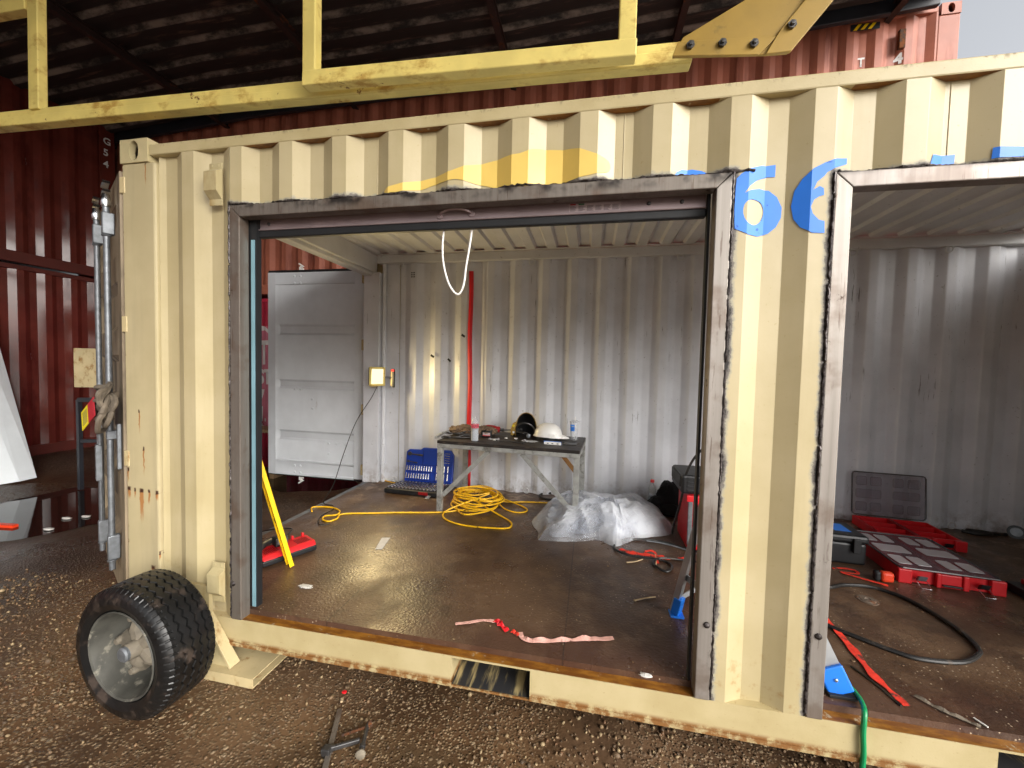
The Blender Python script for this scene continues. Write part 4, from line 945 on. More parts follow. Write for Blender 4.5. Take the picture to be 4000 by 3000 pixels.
# ---- black bag, red upright case
m=MB().blob((3.2,2.14,FZ+.13),(.13,.1,.16),.25,3,2.2,14).blob((3.09,2.12,FZ+.07),(.09,.1,.08),.3,6,3,12).blob((3.2,2.08,FZ+.05),(.14,.1,.06),.3,9,3,12)
one(m,'black_bag','black_cloth','slumped black cloth bag on the floor behind the red tool case','bag')
t=thing('tool_case',(3.32,1.5,FZ),'tall red tool case with black lid behind the right jamb of the first opening','tool case')
MB().box(3.17,3.6,1.36,1.7,FZ,.56).build('body','red_plastic',t,bevel=.015)
MB().box(3.195,3.26,1.352,1.3599,.21,.5).build('side_recess','red_dark',t,bevel=.01)
MB().box(3.166,3.195,1.345,1.36,.2,.52).build('side_grip','galv',t,bevel=.004)
MB().box(3.15,3.23,1.335,1.37,.52,.565).build('latch','red_plastic',t,bevel=.006)
MB().box(3.12,3.6,1.38,1.74,.561,.70).build('lid','black_plastic',t,bevel=.02)
mm_=MB()
for i in range(4): mm_.box(3.16,3.6,1.372,1.3799,.585+i*.03,.597+i*.03)
mm_.box(3.112,3.12,1.4,1.7,.61,.69); mm_.build('lid_rib','rubber',t,bevel=.002)
one(MB().tube(spline([(3.12,1.62,FZ+.01),(3.1,1.5,.26),(3.13,1.42,.5),(3.16,1.4,.72),(3.22,1.38,.86),(3.32,1.36,.95),(3.45,1.36,.9),(3.5,1.4,.8)],8),.009,8),'hose_loop','black_hose','black rubber hose arching over the red tool case','hose')
one(MB().tube(spline([(x,y,FZ+.008+.006*(i%2)) for i,(x,y) in enumerate([(3.3,1.3),(3.178,1.34),(3.037,1.435),(2.9,1.44),(2.79,1.42),(2.69,1.36),(2.65,1.25),(2.7,1.16),(2.8,1.14),(2.9,1.133),(2.99,1.11),(3.01,1.035),(2.96,.975),(2.905,1.02),(2.9,1.09),(2.96,1.15),(3.12,1.17),(3.3,1.15)])],7),.0075,8),'rubber_hose','black_hose','thin black hose looped on the floor in front of the plastic sheeting','hose')
one(MB().tube(spline([(2.9,1.43,FZ+.006),(3.0,1.42,FZ+.006),(3.1,1.38,FZ+.006),(3.22,1.3,FZ+.006)],5),.006,8),'grey_cable','galv','grey cable curving from the plastic sheeting to the red tool case','cable')
one(MB().tube(spline([(2.0,2.36,FZ+.01),(1.975,2.26,FZ+.01),(2.06,2.18,FZ+.01),(2.24,2.23,FZ+.01),(2.36,2.3,FZ+.01)],7),.01,8).tube([(2.0,2.36,FZ+.012),(2.08,2.38,FZ+.014)],.016,10),'power_cable','black_hose','thick black cable with plug on the floor behind the right table leg','cable')
# ---- straps and litter on the floor
def ribbon(pts,w,name,mat,lab,cat,grp=None,seed=0,tw=.6):
    P=spline([(x,y,FZ+.006) for x,y in pts],6);rows=[]
    for i,p in enumerate(P):
        d=(P[min(i+1,len(P)-1)]-P[max(i-1,0)]);d.z=0;d.normalize();n=V((-d.y,d.x,0))
        k=.6+.4*noise.noise(V((i*.22,seed,1)));tl=tw*noise.noise(V((i*.16,seed,5)))
        h=n*math.cos(tl)*w*k+V((0,0,abs(math.sin(tl))*w*k)); b=p+V((0,0,abs(math.sin(tl))*w*k+.004*abs(noise.noise(V((i*.3,seed,2))))))
        rows.append([b-h,b,b+h])
    return one(MB().sheet(rows,smooth=False),name,mat,lab,cat,grp,solid=.0015)
ribbon([(1.816,.172),(1.877,.198),(1.948,.23),(2.007,.237)],.014,'torn_strap','pink_strap','thin torn end of pale strap left of the red scrap near the sill','strap',seed=1)
ribbon([(2.0,.238),(2.03,.222),(2.055,.2),(2.082,.178)],.02,'torn_strap','red_tape','bright red twisted strap scrap between two pale strap pieces','strap',seed=4,tw=2)
ribbon([(2.1,.18),(2.12,.172),(2.14,.155)],.014,'torn_strap','orange_strap','tiny dull red strap scrap beside the pale strap','strap',seed=8,tw=1.5)
ribbon([(2.145,.185),(2.16,.15),(2.2,.135),(2.283,.152),(2.38,.18),(2.474,.211),(2.522,.222),(2.59,.243)],.019,'torn_strap','pink_strap','long pale pink torn strap lying along the sill of the first opening','strap',seed=2,tw=.8)
ribbon([(2.69,1.24),(2.75,1.2),(2.82,1.19),(2.92,1.177),(3.02,1.17),(3.16,1.19)],.03,'torn_strap','orange_strap','frayed red strap under the black hose loops near the tool case','strap',seed=5)
ribbon([(2.85,1.19),(2.88,1.25),(2.93,1.24),(2.93,1.16),(2.925,1.08)],.013,'torn_strap','orange_strap','short curled red strap crossing the frayed one by the hose','strap',seed=6,tw=1)
ribbon([(3.69,.75),(3.705,.63),(3.70,.49),(3.69,.36),(3.68,.26),(3.69,.18),(3.7,.1)],.024,'red_strap','orange_strap','red strap running toward the sill beside the ladder foot in the second opening','strap',seed=7,tw=.3)
ribbon([(4.07,1.29),(4.13,1.31),(4.2,1.3),(4.19,1.25),(4.1,1.25),(4.16,1.2),(4.28,1.12)],.014,'torn_strap','orange_strap','curled red strap between the black tool box and the tape measure','strap',seed=9,tw=1.2)
one(MB().tube(spline([(3.62,.3,FZ+.004),(3.66,.2,FZ+.004),(3.68,.1,FZ+.004)],5),.004,6),'thin_wire','black_hose','thin dark wire beside the red strap by the sill','wire')
ribbon([(3.77,.17),(3.8,.13),(3.83,.1),(3.87,.075),(3.9,.05)],.012,'frayed_rag','glove_grey','grey frayed rag strip on the sill of the second opening','rag',seed=3,tw=1)
one(MB().bar((3.915,.098,FZ+.004),(3.93,.06,FZ+.004),.006,.004),'paint_chip','paper','white curl of paint beside the grey rag strip','paint chip')
one(MB().prism([(.95,1.0),(1.008,1.019),(1.045,.835),(1.0,.82)],lambda x,y:(x,y,FZ+.002),(0,0,.0015)),'paper_slip','paper','slip of grey paper lying alone on the middle of the floor','paper')
one(MB().blob((2.71,.035,FZ+.006),(.025,.013,.006),.5,4,4,7),'paper_scrap','paper','white scrap on the sill near the right jamb of the first opening','scrap')
one(MB().blob((.86,.3,FZ+.003),(.045,.02,.004),.6,8,5,10),'paper_scrap','paper','white crumbled scrap on the floor near the left jamb','scrap')
for pts,lab in (([(2.727,.598),(2.78,.63),(2.846,.66)],'dry twig on the floor left of the ladder foot'),([(2.724,1.045),(2.78,1.07),(2.832,1.116)],'dry twig just in front of the hose loop'),([(2.93,1.2),(2.92,1.12),(2.905,1.03)],'pale twig lying across the hose loop')):
    one(MB().tube(spline([(x,y,FZ+.006) for x,y in pts],4),.004,6).blob((pts[0][0],pts[0][1],FZ+.006),(.009,.008,.005),.4,3,4,6),'twig','twig',lab,'twig','twigs on the floor')
cr=MB();rng=random.Random(33)
for i in range(420):
    x=rng.uniform(.3,5.2);y=rng.uniform(.07,1.7)
    if rng.random()>.35+.9*max(0,noise.noise(V((x*1.3,y*1.3,6)))): continue
    s=.002+.005*rng.random()**3
    cr.v+=[V((x+p.x*s*rng.uniform(.7,1.5),y+p.y*s,FZ+s*.35+p.z*s*.45)) for p in IC]; b=len(cr.v)-12; cr.f+=[tuple(q+b for q in f) for f in IF]; cr.sm+=[False]*20
tag(cr.build('floor_crumbs','pebble_stone',None,weld=False),'crumbs of dirt and small stones scattered on the container floor','crumbs',kind='stuff')
# floor plates
for i,(x,y,r,lab) in enumerate(((.19,2.27,.055,'round steel deck plate by the door corner'),(4.056,.924,.05,'round steel deck plate inside the black cable ring'))):
    one(MB().lathe([(r,0),(r,.003),(r*.72,.0031),(r*.7,.0055),(r*.3,.006),(r*.28,.003),(0,.003)],(x,y,FZ+.0005),n=26),'deck_plate','deck_steel',lab,'deck plate','round deck plates')
# ---- spirit level
t=thing('spirit_level',(.596,.486,FZ),'yellow spirit level leaning against the left jamb','level')
p0=V((.6,.486,FZ+.005));dv=V((-.13,-.117,.71)).normalized();p1=p0+dv*1.1
sd_=V((.86,-.5,0));sd_=(sd_-dv*sd_.dot(dv)).normalized();nn=dv.cross(sd_)
def lv(m,s0,s1,w0,w1,q0,q1): return m.obox(p0+dv*(s0+s1)/2+sd_*(w0+w1)/2+nn*(q0+q1)/2,dv*(s1-s0)/2,sd_*(w1-w0)/2,nn*(q1-q0)/2)
m=MB();lv(m,0,1.1,.03,.036,-.013,.013);m.build('edge_flange','yellow_paint',t,bevel=.0015)
m=MB();lv(m,0,1.1,-.036,-.03,-.013,.013);m.build('edge_flange','yellow_paint',t,bevel=.0015)
m=MB();lv(m,.0,1.1,-.0299,.0299,-.003,.003);m.build('web','yellow_paint',t)
for s in (.31,.62,.95):
    m=MB();c=p0+dv*s
    for q in (-1,1): m.lathe([(.021,0),(.019,.004),(.012,.0041)],c+nn*.003*q,nn*q,20)
    m.build('vial_ring','rubber',t)
# ---- battery charger and grease gun
t=thing('battery_charger',(.47,.62,FZ),'red and black six-pack battery charger on the floor behind the yellow level','battery charger')
ca=math.atan2(.233,.117);cc=V((.468,.6,FZ))
ux=V((math.cos(ca),math.sin(ca),0));uy=V((-ux.y,ux.x,0))
def cb(m,a0,a1,b0,b1,z0,z1): return m.obox(cc+ux*(a0+a1)/2+uy*(b0+b1)/2+V((0,0,(z0+z1)/2)),ux*(a1-a0)/2,uy*(b1-b0)/2,V((0,0,(z1-z0)/2)))
m=MB();cb(m,-.17,.17,-.085,.085,.004,.04);m.build('base','black_plastic',t,bevel=.008)
m=MB();m.prism([(-.085,.0401),(.085,.0401),(.075,.07),(-.06,.07)],lambda b,z:cc-ux*.168+uy*b+V((0,0,z)),ux*.336);m.build('cover','red_plastic',t,bevel=.008)
m=MB()
for a0 in (-.14,.06):
    for i in range(8): cb(m,a0+i*.011,a0+i*.011+.006,-.045,.03,.0705,.073)
m.build('vent_rib','red_dark',t)
m=MB();cb(m,-.06,.02,.0,.07,.0705,.13);m.build('battery','black_plastic',t,bevel=.008)
m=MB();cb(m,-.05,.01,-.003,-.0001,.09,.12);m.build('battery_label','galv',t)
m=MB();cb(m,.06,.075,.05,.07,.0705,.095);cb(m,.13,.145,.05,.07,.0705,.095);m.build('rail','red_plastic',t,bevel=.003)
t=thing('angle_grinder',(.33,.43,FZ),'grey and red grinder lying beside the charger, half hidden by the jamb','power tool')
MB().tube(spline([(.36,.6,FZ+.09),(.36,.52,FZ+.09),(.37,.43,FZ+.06)],5),[.022]*5+[.026]*6,12).build('grip','tool_steel',t)
MB().tube([(.37,.43,FZ+.06),(.385,.36,FZ+.045),(.39,.33,FZ+.04)],[.033,.036,.028],12).build('head','red_plastic',t)
one(MB().tube(spline([(.28,.78,FZ+.006),(.27,.86,FZ+.02),(.2,.97,FZ+.008),(.08,.93,FZ+.007),(.05,.85,FZ+.02),(.2,.8,FZ+.07),(.3,.76,FZ+.08)],6),.005,6),'charger_cord','black_hose','black cord curled behind the red charger','cord')
# ---- ladder
t=thing('step_ladder',(3.2,.35,FZ),'small aluminium step ladder with blue feet standing behind the pillar','ladder')
apex=V((3.09,.35,1.02))
def rail(foot,y2,w):
    a=V(foot);b=apex+V((0,y2,0));d=(b-a).normalized();sdv=V((.55,.83,0));sdv=(sdv-d*sdv.dot(d)).normalized();n=d.cross(sdv).normalized();
    m=MB();m.obox((a+b)/2,d*(b-a).length/2,sdv*w/2,n*.003);
    for q in (-1,1): m.obox((a+b)/2+sdv*q*(w/2+.0016)+n*.012,d*(b-a).length/2,sdv*.0015,n*.015)
    return m,a,d,n,sdv
for foot,yy in (((2.93,.52,FZ+.02),.12),((3.12,.2,FZ+.02),-.05)):
    m,a,d,n,s=rail(foot,yy,.045);o=m.build('rear_rail','alu',t)
    MB().obox(a+d*.035,d*.045,s*.03,n*.02).obox(a+V((.0,0,-.016)),(.035,0,0),(0,.034,0),(0,0,.006)).build('foot','blue_foot',o,bevel=.004)
for foot,yy in (((3.475,.115,FZ+.02),-.1),((3.475,.46,FZ+.02),.15)):
    a=V(foot);b=apex+V((0,yy,0));d=(b-a).normalized();s=V((0,1,0));s=(s-d*s.dot(d)).normalized();n=d.cross(s).normalized()
    m=MB();m.obox((a+b)/2,d*(b-a).length/2,n*.04,s*.002)
    for q in (-1,1): m.obox((a+b)/2+n*q*.0415+s*.012,d*(b-a).length/2,n*.0014,s*.014)
    o=m.build('front_rail','alu',t)
    MB().obox(a+d*.04+s*.004,d*.052,n*.047,s*.02).build('foot','blue_foot',o,bevel=.006)
    MB().obox(a+V((0,0,-.013)),(.05,0,0),(0,.03,0),(0,0,.006)).build('rubber_pad','rubber',o,bevel=.002)
    MB().lathe([(.008,0),(.006,.004),(0,.006)],a+d*.045-s*.0165,-s,10).build('rivet','chrome',o)
m=MB()
for k in (.28,.55,.84):
    p=V((3.47,.115,FZ))*(1-k)+(apex+V((0,-.1,0)))*k; q=V((3.47,.46,FZ))*(1-k)+(apex+V((0,.15,0)))*k
    st=MB().bar(p+V((-.01,.003,0)),q+V((-.01,-.003,0)),.075,.02).build('step','alu',t)
p=V((2.93,.52,FZ))*.75+(apex+V((0,.12,0)))*.25;q=V((3.12,.2,FZ))*.75+(apex+V((0,-.05,0)))*.25
MB().bar(p,q,.006,.035).bar(V((2.945,.53,FZ+.085)),V((3.03,.56,FZ+.13)),.006,.025).build('rear_brace','alu',t)
# ---- organisers and boxes in the right bay
def organiser(c,ex,w,d,h,open_,lab):
    c=V(c);ex=V(ex).normalized();ey=V((-ex.y,ex.x,0))
    t=thing('parts_organiser',c+ex*w/2+ey*d/2,lab,'parts organiser')
    P=lambda a,b,z:c+ex*a+ey*b+V((0,0,z))
    def bx(m,a0,a1,b0,b1,z0,z1): return m.obox(P((a0+a1)/2,(b0+b1)/2,(z0+z1)/2),ex*(a1-a0)/2,ey*(b1-b0)/2,V((0,0,(z1-z0)/2)))
    m=MB();bx(m,0,w,.012,d,.004,.012);bx(m,0,.012,.012,d,.0121,h);bx(m,w-.012,w,.012,d,.0121,h);bx(m,.012,w-.012,d-.012,d,.0121,h);bx(m,.012,w-.012,.012,.024,.0121,h)
    tray_=m.build('tray','red_plastic',t,bevel=.002)
    for a0,a1 in ((-.012,.06),(w-.06,w+.012)): bx(MB(),a0,a1,-.014,.0119,.0,h+.004).build('corner_pillar','red_plastic',t,bevel=.006)
    for a0,a1 in ((w*.36,w*.41),(w*.62,w*.68)): bx(MB(),a0,a1,-.014,.0119,.0,h+.004).build('front_rib','red_plastic',t,bevel=.006)
    m=MB();bx(m,w*.41,w*.62,-.004,.0119,.0,h*.98); m.build('handle_panel','red_plastic',t,bevel=.006)
    bx(MB(),w*.42,w*.61,-.02,-.005,.012,.024).build('handle','rubber',t,bevel=.004)
    for a0,mt in ((w*.2,'galv'),(w*.8,'black_plastic')):
        m=MB();m.obox(P(a0,-.022,h*.55),ex*.022,ey*.012-V((0,0,.004)),V((0,0,.018))+ey*-.01);la=m.build('latch',mt,t,bevel=.003)
        MB().tube([P(a0-.028,-.015,h*.4),P(a0-.024,-.07,.006),P(a0+.024,-.07,.006),P(a0+.028,-.015,h*.4)],.002,6).build('wire_bail','chrome',la)
    ni=3;m=MB()
    for i in range(1,ni): bx(m,.0241,w-.0241,.024+(d-.036)*i/ni,.03+(d-.036)*i/ni,.0121,h-.004)
    m.build('divider','red_plastic',t)
    m=MB();bx(m,w*.47,w*.53,.0245,d-.0125,.0125,h-.001);m.build('centre_bin','red_dark',t)
    def lidmesh(fn):
        m=MB()
        m.add([fn(0,0,0),fn(1,0,0),fn(1,1,0),fn(0,1,0)],[(0,1,2,3)])
        lo_=m.build('clear_lid','clear_lid',t,solid=.004)
        m=MB()
        for a0,a1,b0,b1 in ((.05,.2,.7,.9),(.25,.4,.7,.9),(.05,.4,.4,.6),(.05,.2,.1,.3),(.25,.4,.1,.3),(.56,.7,.7,.9),(.76,.92,.7,.9),(.56,.92,.42,.6),(.56,.7,.1,.3),(.76,.92,.1,.3)):
            q=[(a0+.01,b0),(a1-.01,b0),(a1,b0+.03),(a1,b1-.03),(a1-.01,b1),(a0+.01,b1),(a0,b1-.03),(a0,b0+.03)]
            lp_=[fn(a,b,.006) for a,b in q]; m.tube(lp_,.0022,5,True)
            m.add([fn(a,b,.0065) for a,b in q],[tuple(range(8))])
        m.build('lid_boss','boss_sheen' if not open_ else 'clear_lid',lo_)
        m=MB();m.tube([fn(a,b,.002) for a,b in ((.03,0),(.97,0),(1,.05),(1,.95),(.97,1),(.03,1),(0,.95),(0,.05))],.0055,6,True);m.build('lid_seal','tool_steel',lo_)
    if open_: lidmesh(lambda a,b,k:P(a*w,d+.012-.0*b+k*-1+.03*b,h+.01+b*(d*.92)))
    else: lidmesh(lambda a,b,k:P(a*w,.0+b*d,h+.006+k))
    return t
o1=organiser((4.40,1.215,FZ),(.49,-.045,0),.5,.62,.085,False,'closed red parts organiser with clear lid and small latches, nearer the second opening')
organiser((4.7,1.88,FZ),(.49,-.045,0),.52,.40,.075,True,'open red parts organiser with its clear lid standing up, behind the closed one')
t=thing('tool_box',(4.1,1.55,FZ),'black tool box with a blue sticker on its lid, beside the red organisers','tool box')
bxm=lambda m,*a:rotz(m.box(*a),(4.1,1.55,0),-.06)
bxm(MB(),3.86,4.33,1.4,1.66,FZ+.003,FZ+.15).build('body','black_plastic',t,bevel=.015)
bxm(MB(),3.85,4.34,1.39,1.67,FZ+.151,FZ+.205).build('lid','black_plastic',t,bevel=.018)
bxm(MB(),4.17,4.27,1.47,1.62,FZ+.2052,FZ+.2062).build('sticker','blue_marker',t)
for x in (4.05,4.24): bxm(MB(),x,x+.045,1.372,1.3895,FZ+.09,FZ+.19).build('latch','rubber',t,bevel=.005)
bxm(MB(),3.9,4.0,1.375,1.3895,FZ+.09,FZ+.12).build('handle','rubber',t,bevel=.004)
t=thing('tape_measure',(4.31,1.2,FZ),'orange and black tape measure in front of the closed organiser','tape measure')
MB().box(4.28,4.35,1.17,1.215,FZ+.002,FZ+.065).build('case','orange_red',t,bevel=.016,seg=3)
MB().box(4.245,4.2799,1.173,1.212,FZ+.002,FZ+.067).build('grip','rubber',t,bevel=.014,seg=3)
t=thing('tool_case',(5.2,1.1,FZ),'low black case with red edge at the right border, beside the closed organiser','tool case')
MB().prism([(5.0,1.28),(4.99,1.12),(5.05,.97),(5.5,.95),(5.5,1.3)],lambda x,y:(x,y,FZ+.002),(0,0,.05)).build('body','black_plastic',t,bevel=.006)
MB().prism([(5.06,1.26),(5.06,1.12),(5.11,1.02),(5.45,1.0),(5.45,1.26)],lambda x,y:(x,y,FZ+.0521),(0,0,.03)).build('lid','red_dark',t,bevel=.006)
one(MB().tube(spline([(3.6,.72,FZ+.01),(3.673,.6,FZ+.01),(3.771,.52,FZ+.01),(3.88,.445,FZ+.01),(3.966,.414,FZ+.01),(4.128,.432,FZ+.01),(4.244,.5,FZ+.01),(4.301,.568,FZ+.01),(4.33,.7,FZ+.01),(4.316,.86,FZ+.01),(4.268,.997,FZ+.01),(4.164,1.075,FZ+.01),(4.015,1.063,FZ+.01),(3.895,1.005,FZ+.01),(3.7,.96,FZ+.01)],8),.0105,9),'welding_cable','black_hose','thick black welding cable lying in a wide ring inside the second opening','cable')
one(MB().tube(spline([(5.55,2.29,FZ+.012),(5.62,2.24,FZ+.012),(5.72,2.25,FZ+.02),(5.7,2.3,FZ+.012),(5.6,2.3,FZ+.02),(5.66,2.25,FZ+.03),(5.78,2.28,FZ+.012),(5.86,2.29,FZ+.012)],6),.014,8),'cable_bundle','black_hose','small bundle of black cable at the foot of the far back wall','cable')
t=thing('spot_lamp',(5.86,2.2,FZ),'small round lamp with a silvery face lying by the far wall','lamp')
MB().lathe([(.03,0),(.05,.05),(.052,.06)],(5.87,2.24,FZ+.055),(-.5,-.8,.25),18).build('housing','black_plastic',t); MB().lathe([(.034,.061),(.02,.05),(0,.048)],(5.87,2.24,FZ+.055),(-.5,-.8,.25),18).build('reflector','galv',t)
# ---- green hose over the sill
one(MB().tube(spline([(3.40,.35,FZ+.009),(3.46,.26,FZ+.009),(3.527,.165,FZ+.012),(3.535,.11,FZ+.012),(3.52,.05,FZ+.02),(3.497,.002,FZ+.02),(3.488,-.012,.12),(3.492,-.014,.04),(3.49,-.02,-.05),(3.5,-.06,-.13),(3.55,-.2,-.14),(3.7,-.4,-.14)],8),.009,10),'air_hose','green_hose','green hose coming over the sill past the ladder foot','hose')
# ---- spare wheel stand
wc=V((.468,-.245,.152));wx=V((-.06,-1,.0)).normalized();RT=.3
t=thing('stub_axle_wheel',(.475,-.2,-.15),'trailer wheel with worn black tyre on a cream stub-axle bracket at the container corner','wheel')
s2=wx.cross(V((0,0,1))).normalized();up_=V((0,0,1))
def wp(r,a,d): return wc+(s2*math.cos(a)+up_*math.sin(a))*r+wx*d*(.86 if d<0 else .97)
NA=160;rows=[]
prof=[(.192,.094),(.205,.112),(.235,.124),(.265,.12),(.283,.108),(.293,.094)]
tread=[];nd=92
for j in range(nd+1):
    d=.094-.188*j/nd; tread.append((.2965+.0035*(1-(d/.094)**2),d))
full=prof+tread+[(r,-d) for r,d in prof[::-1]]
for i in range(NA*3):
    a=2*math.pi*i/(NA*3);row=[]
    for r,d in full:
        if abs(d)<.0945 and r>.29:
            g=0
            for gd in (-.056,-.019,.019,.056):
                zig=gd+.006*(2*abs((i%12)/6-1)-1)
                if abs(d-zig)<.0032: g=1
            if abs(d)>.079 and i%8<2: g=.55
            r=r-.008*g
        elif abs(d)>.1 and r>.28 and i%8<2: r-=.003
        row.append(wp(r,a,d))
    rows.append(row)
rows.append(rows[0])
MB().sheet(rows).build('tyre','tyre',t,angle=28)
MB().lathe([(.193,.1),(.199,.108),(.196,.113),(.188,.108),(.182,.09),(.176,.04),(.172,-.01),(.16,-.045),(.12,-.06),(.03,-.06)],wc,wx,40,caps=False).lathe([(.206,-.104),(.19,-.09),(.17,-.065),(.02,-.066)],wc,wx,40,caps=False).build('rim','rim_paint',t)
hb=MB().lathe([(.06,-.06),(.055,-.0),(.046,.03),(.04,.05),(.036,.085),(.03,.093),(.0,.097)],wc,wx,20)
hub=hb.build('hub','hub_grey',t)
lug=MB()
for k in range(5):
    a=1.25+2*math.pi*k/5; p=wp(.062,a,.004);lug.tube([wp(.02,a,.02),wp(.07,a,.018),wp(.135,a,-.01)],[.036,.04,.03],10).lathe([(.019,0),(.019,.026),(.013,.04),(0,.042)],wp(.13,a,.01),wx,10)
lug.build('wheel_spider','hub_grey',hub)
MB().lathe([(.033,.085),(.033,.1),(.026,.106),(0,.107)],wc,wx,16).build('hub_cap','galv',hub)
ft=MB()
x0,x1,y0_,y1_,za,zb=.35,.865,-.075,.19,-.147,-.098
for a,b,c_,d_ in ((y0_,y1_,za,za+.005),(y0_,y1_,zb-.005,zb),(y0_,y0_+.005,za+.0051,zb-.0051),(y1_-.005,y1_,za+.0051,zb-.0051)): ft.box(x0,x1,a,b,c_,d_)
ft.build('foot_tube','cream_bright',t)
MB().prism([(.42,-.097),(.70,-.097),(.5,.2),(.42,.22)],lambda x,z:(x,-.035,z),(0,.008,0)).build('gusset','cream',t)
MB().bar((.715,-.03,-.085),(.47,-.03,.275),.055,.014,(1,0,.6)).build('strut','cream_bright',t,bevel=.002)
MB().tube([wc+wx*-.02,wc-wx*.2],.03,14).box(.4,.56,-.028,.0-.008,.0,.3).build('stub_axle','cream',t)
# ---- sash clamp on the gravel
t=thing('bar_clamp',(1.42,-.22,-.15),'steel bar clamp lying on the gravel in front of the container','clamp')
gzv=-.137
b0=V((1.357,-.096,gzv));b1=V((1.475,-.37,gzv));MB().bar(b0,b1,.021,.01).build('bar','frame_dark',t,bevel=.001)
a0=V((1.432,-.29,gzv+.014));a1=V((1.54,-.225,gzv+.016)); MB().bar(a0-V((.02,.012,0)),a1,.014,.02).box(1.415,1.45,-.305,-.275,gzv-.008,gzv+.026).build('arm','tool_steel',t,bevel=.004)
s0=V((1.575,-.275,gzv+.014));s1=V((1.53,-.15,gzv+.012))
MB().tube([s0,s1],.0085,10).tube([s0+(s1-s0)*.18,s0+(s1-s0)*.3],.0125,10).build('screw','tool_steel',t)
MB().lathe([(.02,0),(.02,.006),(.012,.01)],s0,(s0-s1),16).build('swivel_pad','hub_grey',t)
MB().tube([(1.448,-.215,gzv+.008),(1.545,-.15,gzv+.012)],.006,8).tube([s1,s1+V((.012,.012,0))],.012,8).build('tommy_bar','dark_rust',t)
one(MB().blob((1.314,.002,-.141),(.012,.009,.006),.4,2,3,7),'red_scrap','red_tape','tiny red plastic scrap on the gravel below the rail','scrap')
one(MB().bar((1.325,-.03,-.143),(1.335,-.05,-.143),.012,.006),'wood_chip','twig','tiny pale wood chip on the gravel beside the red scrap','wood chip')
# ---- rope bundle and tag on the door rods
rb=MB();rng=random.Random(14)
rc=dl(.08,.06,1.24)
for i in range(9):
    pts=[]
    for k in range(7):
        a=2*math.pi*k/7+i; pts.append(rc+D*(.13*math.cos(a)*rng.uniform(.7,1.1))+V((0,0,.075*math.sin(a)*rng.uniform(.6,1.2)+.03*math.sin(i*2)-.01*i))+Nn*rng.uniform(-.03,.035))
    rb.tube(spline(pts,4,True),rng.uniform(.009,.014),6,True)
one(rb,'rope_bundle','glove_grey','dirty grey rope bundle tied round the door locking rods','rope')
t=thing('warning_tag',dl(.25,.1,1.1),'red and yellow tag hanging from the rope on the door rods','tag')
ta=dl(.1,.1,1.2);td=(dl(.3,.14,1.09)-ta).normalized();tn=Nn.cross(td).normalized()
def tagq(a0,a1,b0,b1,name,mat):
    m=MB();m.obox(ta+td*(a0+a1)/2+tn*(b0+b1)/2,td*(a1-a0)/2,tn*(b1-b0)/2,Nn*.0015);return m.build(name,mat,t)
tagq(0,.1,-.055,.055,'red_half','tag_red'); y_=tagq(.1001,.21,-.055,.055,'yellow_half','tag_yellow')
m=MB()
for i in range(5): m.obox(ta+td*(.12+i*.015)+Nn*.0022,td*.0015,tn*.04,Nn*.0005)
m.build('tag_print','tool_steel',y_)
# ---- far left: leaning panel, stand, stick
rows=[]
pb=[V((-4.2,1.93,-.03)),V((-4.5,.75,-.09))];pt=[V((-4.93,1.95,1.93)),V((-4.93,.7,2.0))]
for k in range(9):
    f=k/8;d=.03*(1 if k%2 else 0);rows.append([pb[0].lerp(pb[1],f)+V((d,0,0)),pt[0].lerp(pt[1],f)+V((d,0,0))])
one(MB().sheet(rows,smooth=False),'leaning_panel','white_panel','white pressed steel panel leaning against the maroon container at far left','steel panel',solid=.006)
t=thing('steel_stand',(-3.35,2.05,-.14),'dark steel stand carrying a rusty cream plate, behind the door rods','stand')
MB().box(-3.6,-3.56,1.96,2.0,-.14,.95).box(-3.1,-3.06,2.2,2.24,-.14,.95).bar((-3.58,1.98,.95),(-3.0,2.25,.95),.06,.05).bar((-3.58,1.98,.45),(-3.0,2.25,.45),.03,.04).build('frame','beam_black',t)
MB().prism([(-3.62,1.1),(-3.1,1.1),(-3.1,1.57),(-3.62,1.57)],lambda x,z:(x,1.96+.45*(x+3.62),z),(.03,.05,0)).build('plate','cream_bright',t,bevel=.004)
MB().box(-3.4,-3.34,2.1,2.14,.951,1.2).build('bracket','beam_black',t)
one(MB().bar((-3.15,.985,-.138),(-2.81,1.02,-.138),.045,.025),'red_stick','orange_red','short red painted stick on the wet ground at far left','stick')
for x,y,lab in ((-2.62,1.28,'larger white scrap at the edge of the puddle'),(-2.5,1.36,'smaller white scrap beyond the puddle edge'),(-2.45,1.05,'pale scrap on the mud in front of the puddle')):
    one(MB().blob((x,y,-.14),(.05,.025,.008),.4,int(-x*50),3,8),'paper_scrap','paper',lab,'scrap','scraps on the wet ground')
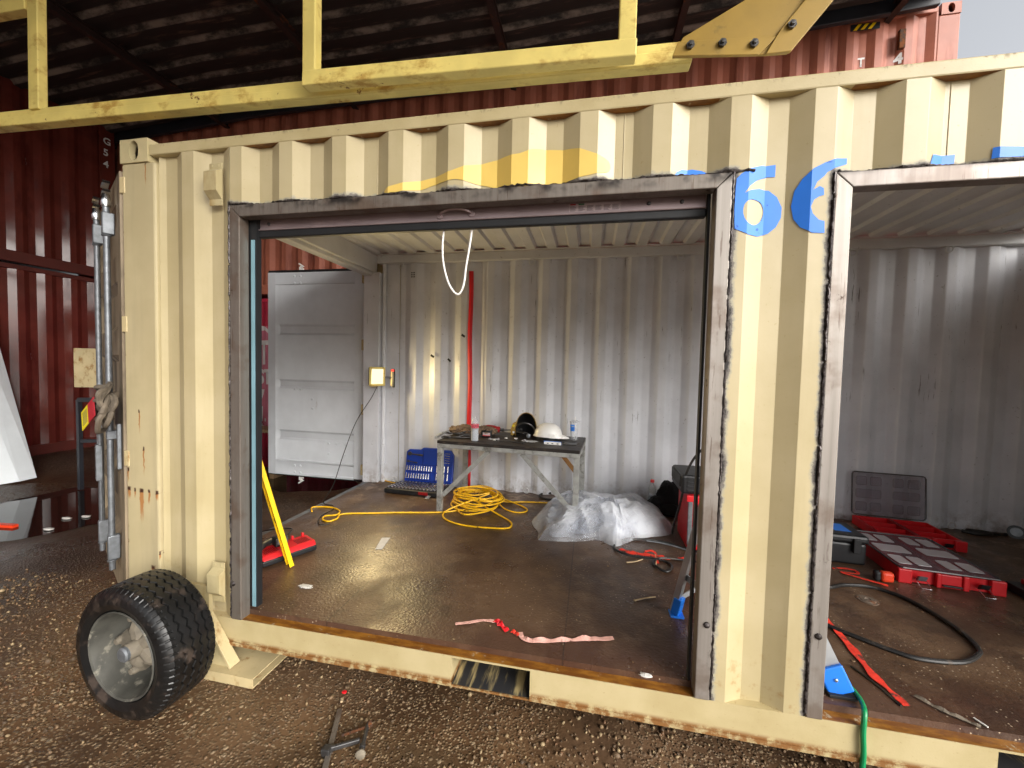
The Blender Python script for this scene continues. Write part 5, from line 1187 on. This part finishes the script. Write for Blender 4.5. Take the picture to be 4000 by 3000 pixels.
# ---- beyond the open door: bench and crate
t=thing('wooden_bench',(-2.2,3.1,-.15),'wooden plank bench in front of the crimson container','bench')
MB().box(-2.9,-1.7,2.95,3.25,.49,.53).build('plank','wood',t,bevel=.004)
for x in (-2.75,-1.85): MB().box(x,x+.07,2.98,3.22,-.15,.489).build('leg','wood',t,bevel=.004)
t=thing('wire_crate',(-2.18,2.75,-.15),'cream wire-sided crate standing under the plank bench','crate')
cm_=MB()
for z in (-.1,.12,.34): cm_.box(-2.46,-2.14,2.7,2.72,z,z+.03)
for x in (-2.46,-2.17): cm_.box(x,x+.03,2.7005,2.7195,-.15,.42)
cm_.build('frame','cream_bright',t)
wm=MB()
for i in range(14): wm.tube([(-2.45+i*.02,2.71,-.1),(-2.43+i*.02,2.71,.36)],.002,4)
wm.build('wire_mesh','galv',t); MB().box(-2.46,-2.14,2.78,3.0,-.12,.36).build('liner','tool_steel',t); MB().box(-2.4,-2.02,2.62,2.7,-.15,-.08).build('runner','cream_bright',t)
MB_box=MB().box(-2.62,-2.33,3.0,3.2,.531,.72);one(MB_box,'wooden_box','wood','small wooden box standing on the plank bench','box',bevel=.004)
EXPOSURE=.95
# ---------------------------------------------------------------- camera, light
cd=bpy.data.cameras.new('camera');cam=bpy.data.objects.new('camera',cd);COL.objects.link(cam)
cd.sensor_width=36;cd.lens=13.9595;cd.clip_start=.02;cd.clip_end=500
r_=V((0.98069,0.19416,0.023235));u_=V((-0.030751,0.035785,0.998886));f_=V((-0.193116,0.980316,-0.041065))
mm=Matrix((r_,u_,-f_)).transposed().to_4x4();mm.translation=V((2.4426,-1.6822,1.4564));cam.matrix_world=mm
sc.camera=cam
EL,AZ=R(27),R(-50)   # azimuth measured from -Y (behind the camera) towards +X
sd=V((math.sin(-AZ)*math.cos(EL),-math.cos(AZ)*math.cos(EL),math.sin(EL)))
ld=bpy.data.lights.new('sun','SUN');ld.energy=.5;ld.angle=R(60);ld.color=(1,.97,.92)
lo_=bpy.data.objects.new('sun',ld);COL.objects.link(lo_);lo_.rotation_euler=sd.to_track_quat('Z','Y').to_euler();lo_.location=(6,-6,8)
wd=bpy.data.worlds.new('World');sc.world=wd;wd.use_nodes=True;nt=wd.node_tree
sky=nt.nodes.new('ShaderNodeTexSky');sky.sky_type='NISHITA';sky.sun_disc=False;sky.sun_elevation=EL;sky.sun_rotation=math.atan2(sd.x,sd.y);sky.dust_density=7;sky.air_density=1
hs_=nt.nodes.new('ShaderNodeHueSaturation');hs_.inputs['Saturation'].default_value=.22
bg=nt.nodes['Background'];bg.inputs['Strength'].default_value=.15
nt.links.new(sky.outputs[0],hs_.inputs['Color']);nt.links.new(hs_.outputs[0],bg.inputs[0])
vs=sc.view_settings;vs.view_transform='Standard';vs.look='None';vs.gamma=1;vs.use_curve_mapping=False;vs.exposure=EXPOSURE
cy=sc.cycles;cy.use_denoising=True;cy.max_bounces=10;cy.diffuse_bounces=6;cy.transparent_max_bounces=24;cy.sample_clamp_indirect=6

al=bpy.data.lights.new('lamp_light','AREA');al.shape='RECTANGLE';al.size=.11;al.size_y=.15;al.energy=11;al.color=(1,.76,.36)
ao=bpy.data.objects.new('lamp_light',al);COL.objects.link(ao);ao.location=lc+n_*.02;ao.rotation_euler=(-n_).to_track_quat('Z','Y').to_euler()
ao.rotation_euler=n_.to_track_quat('-Z','Y').to_euler()
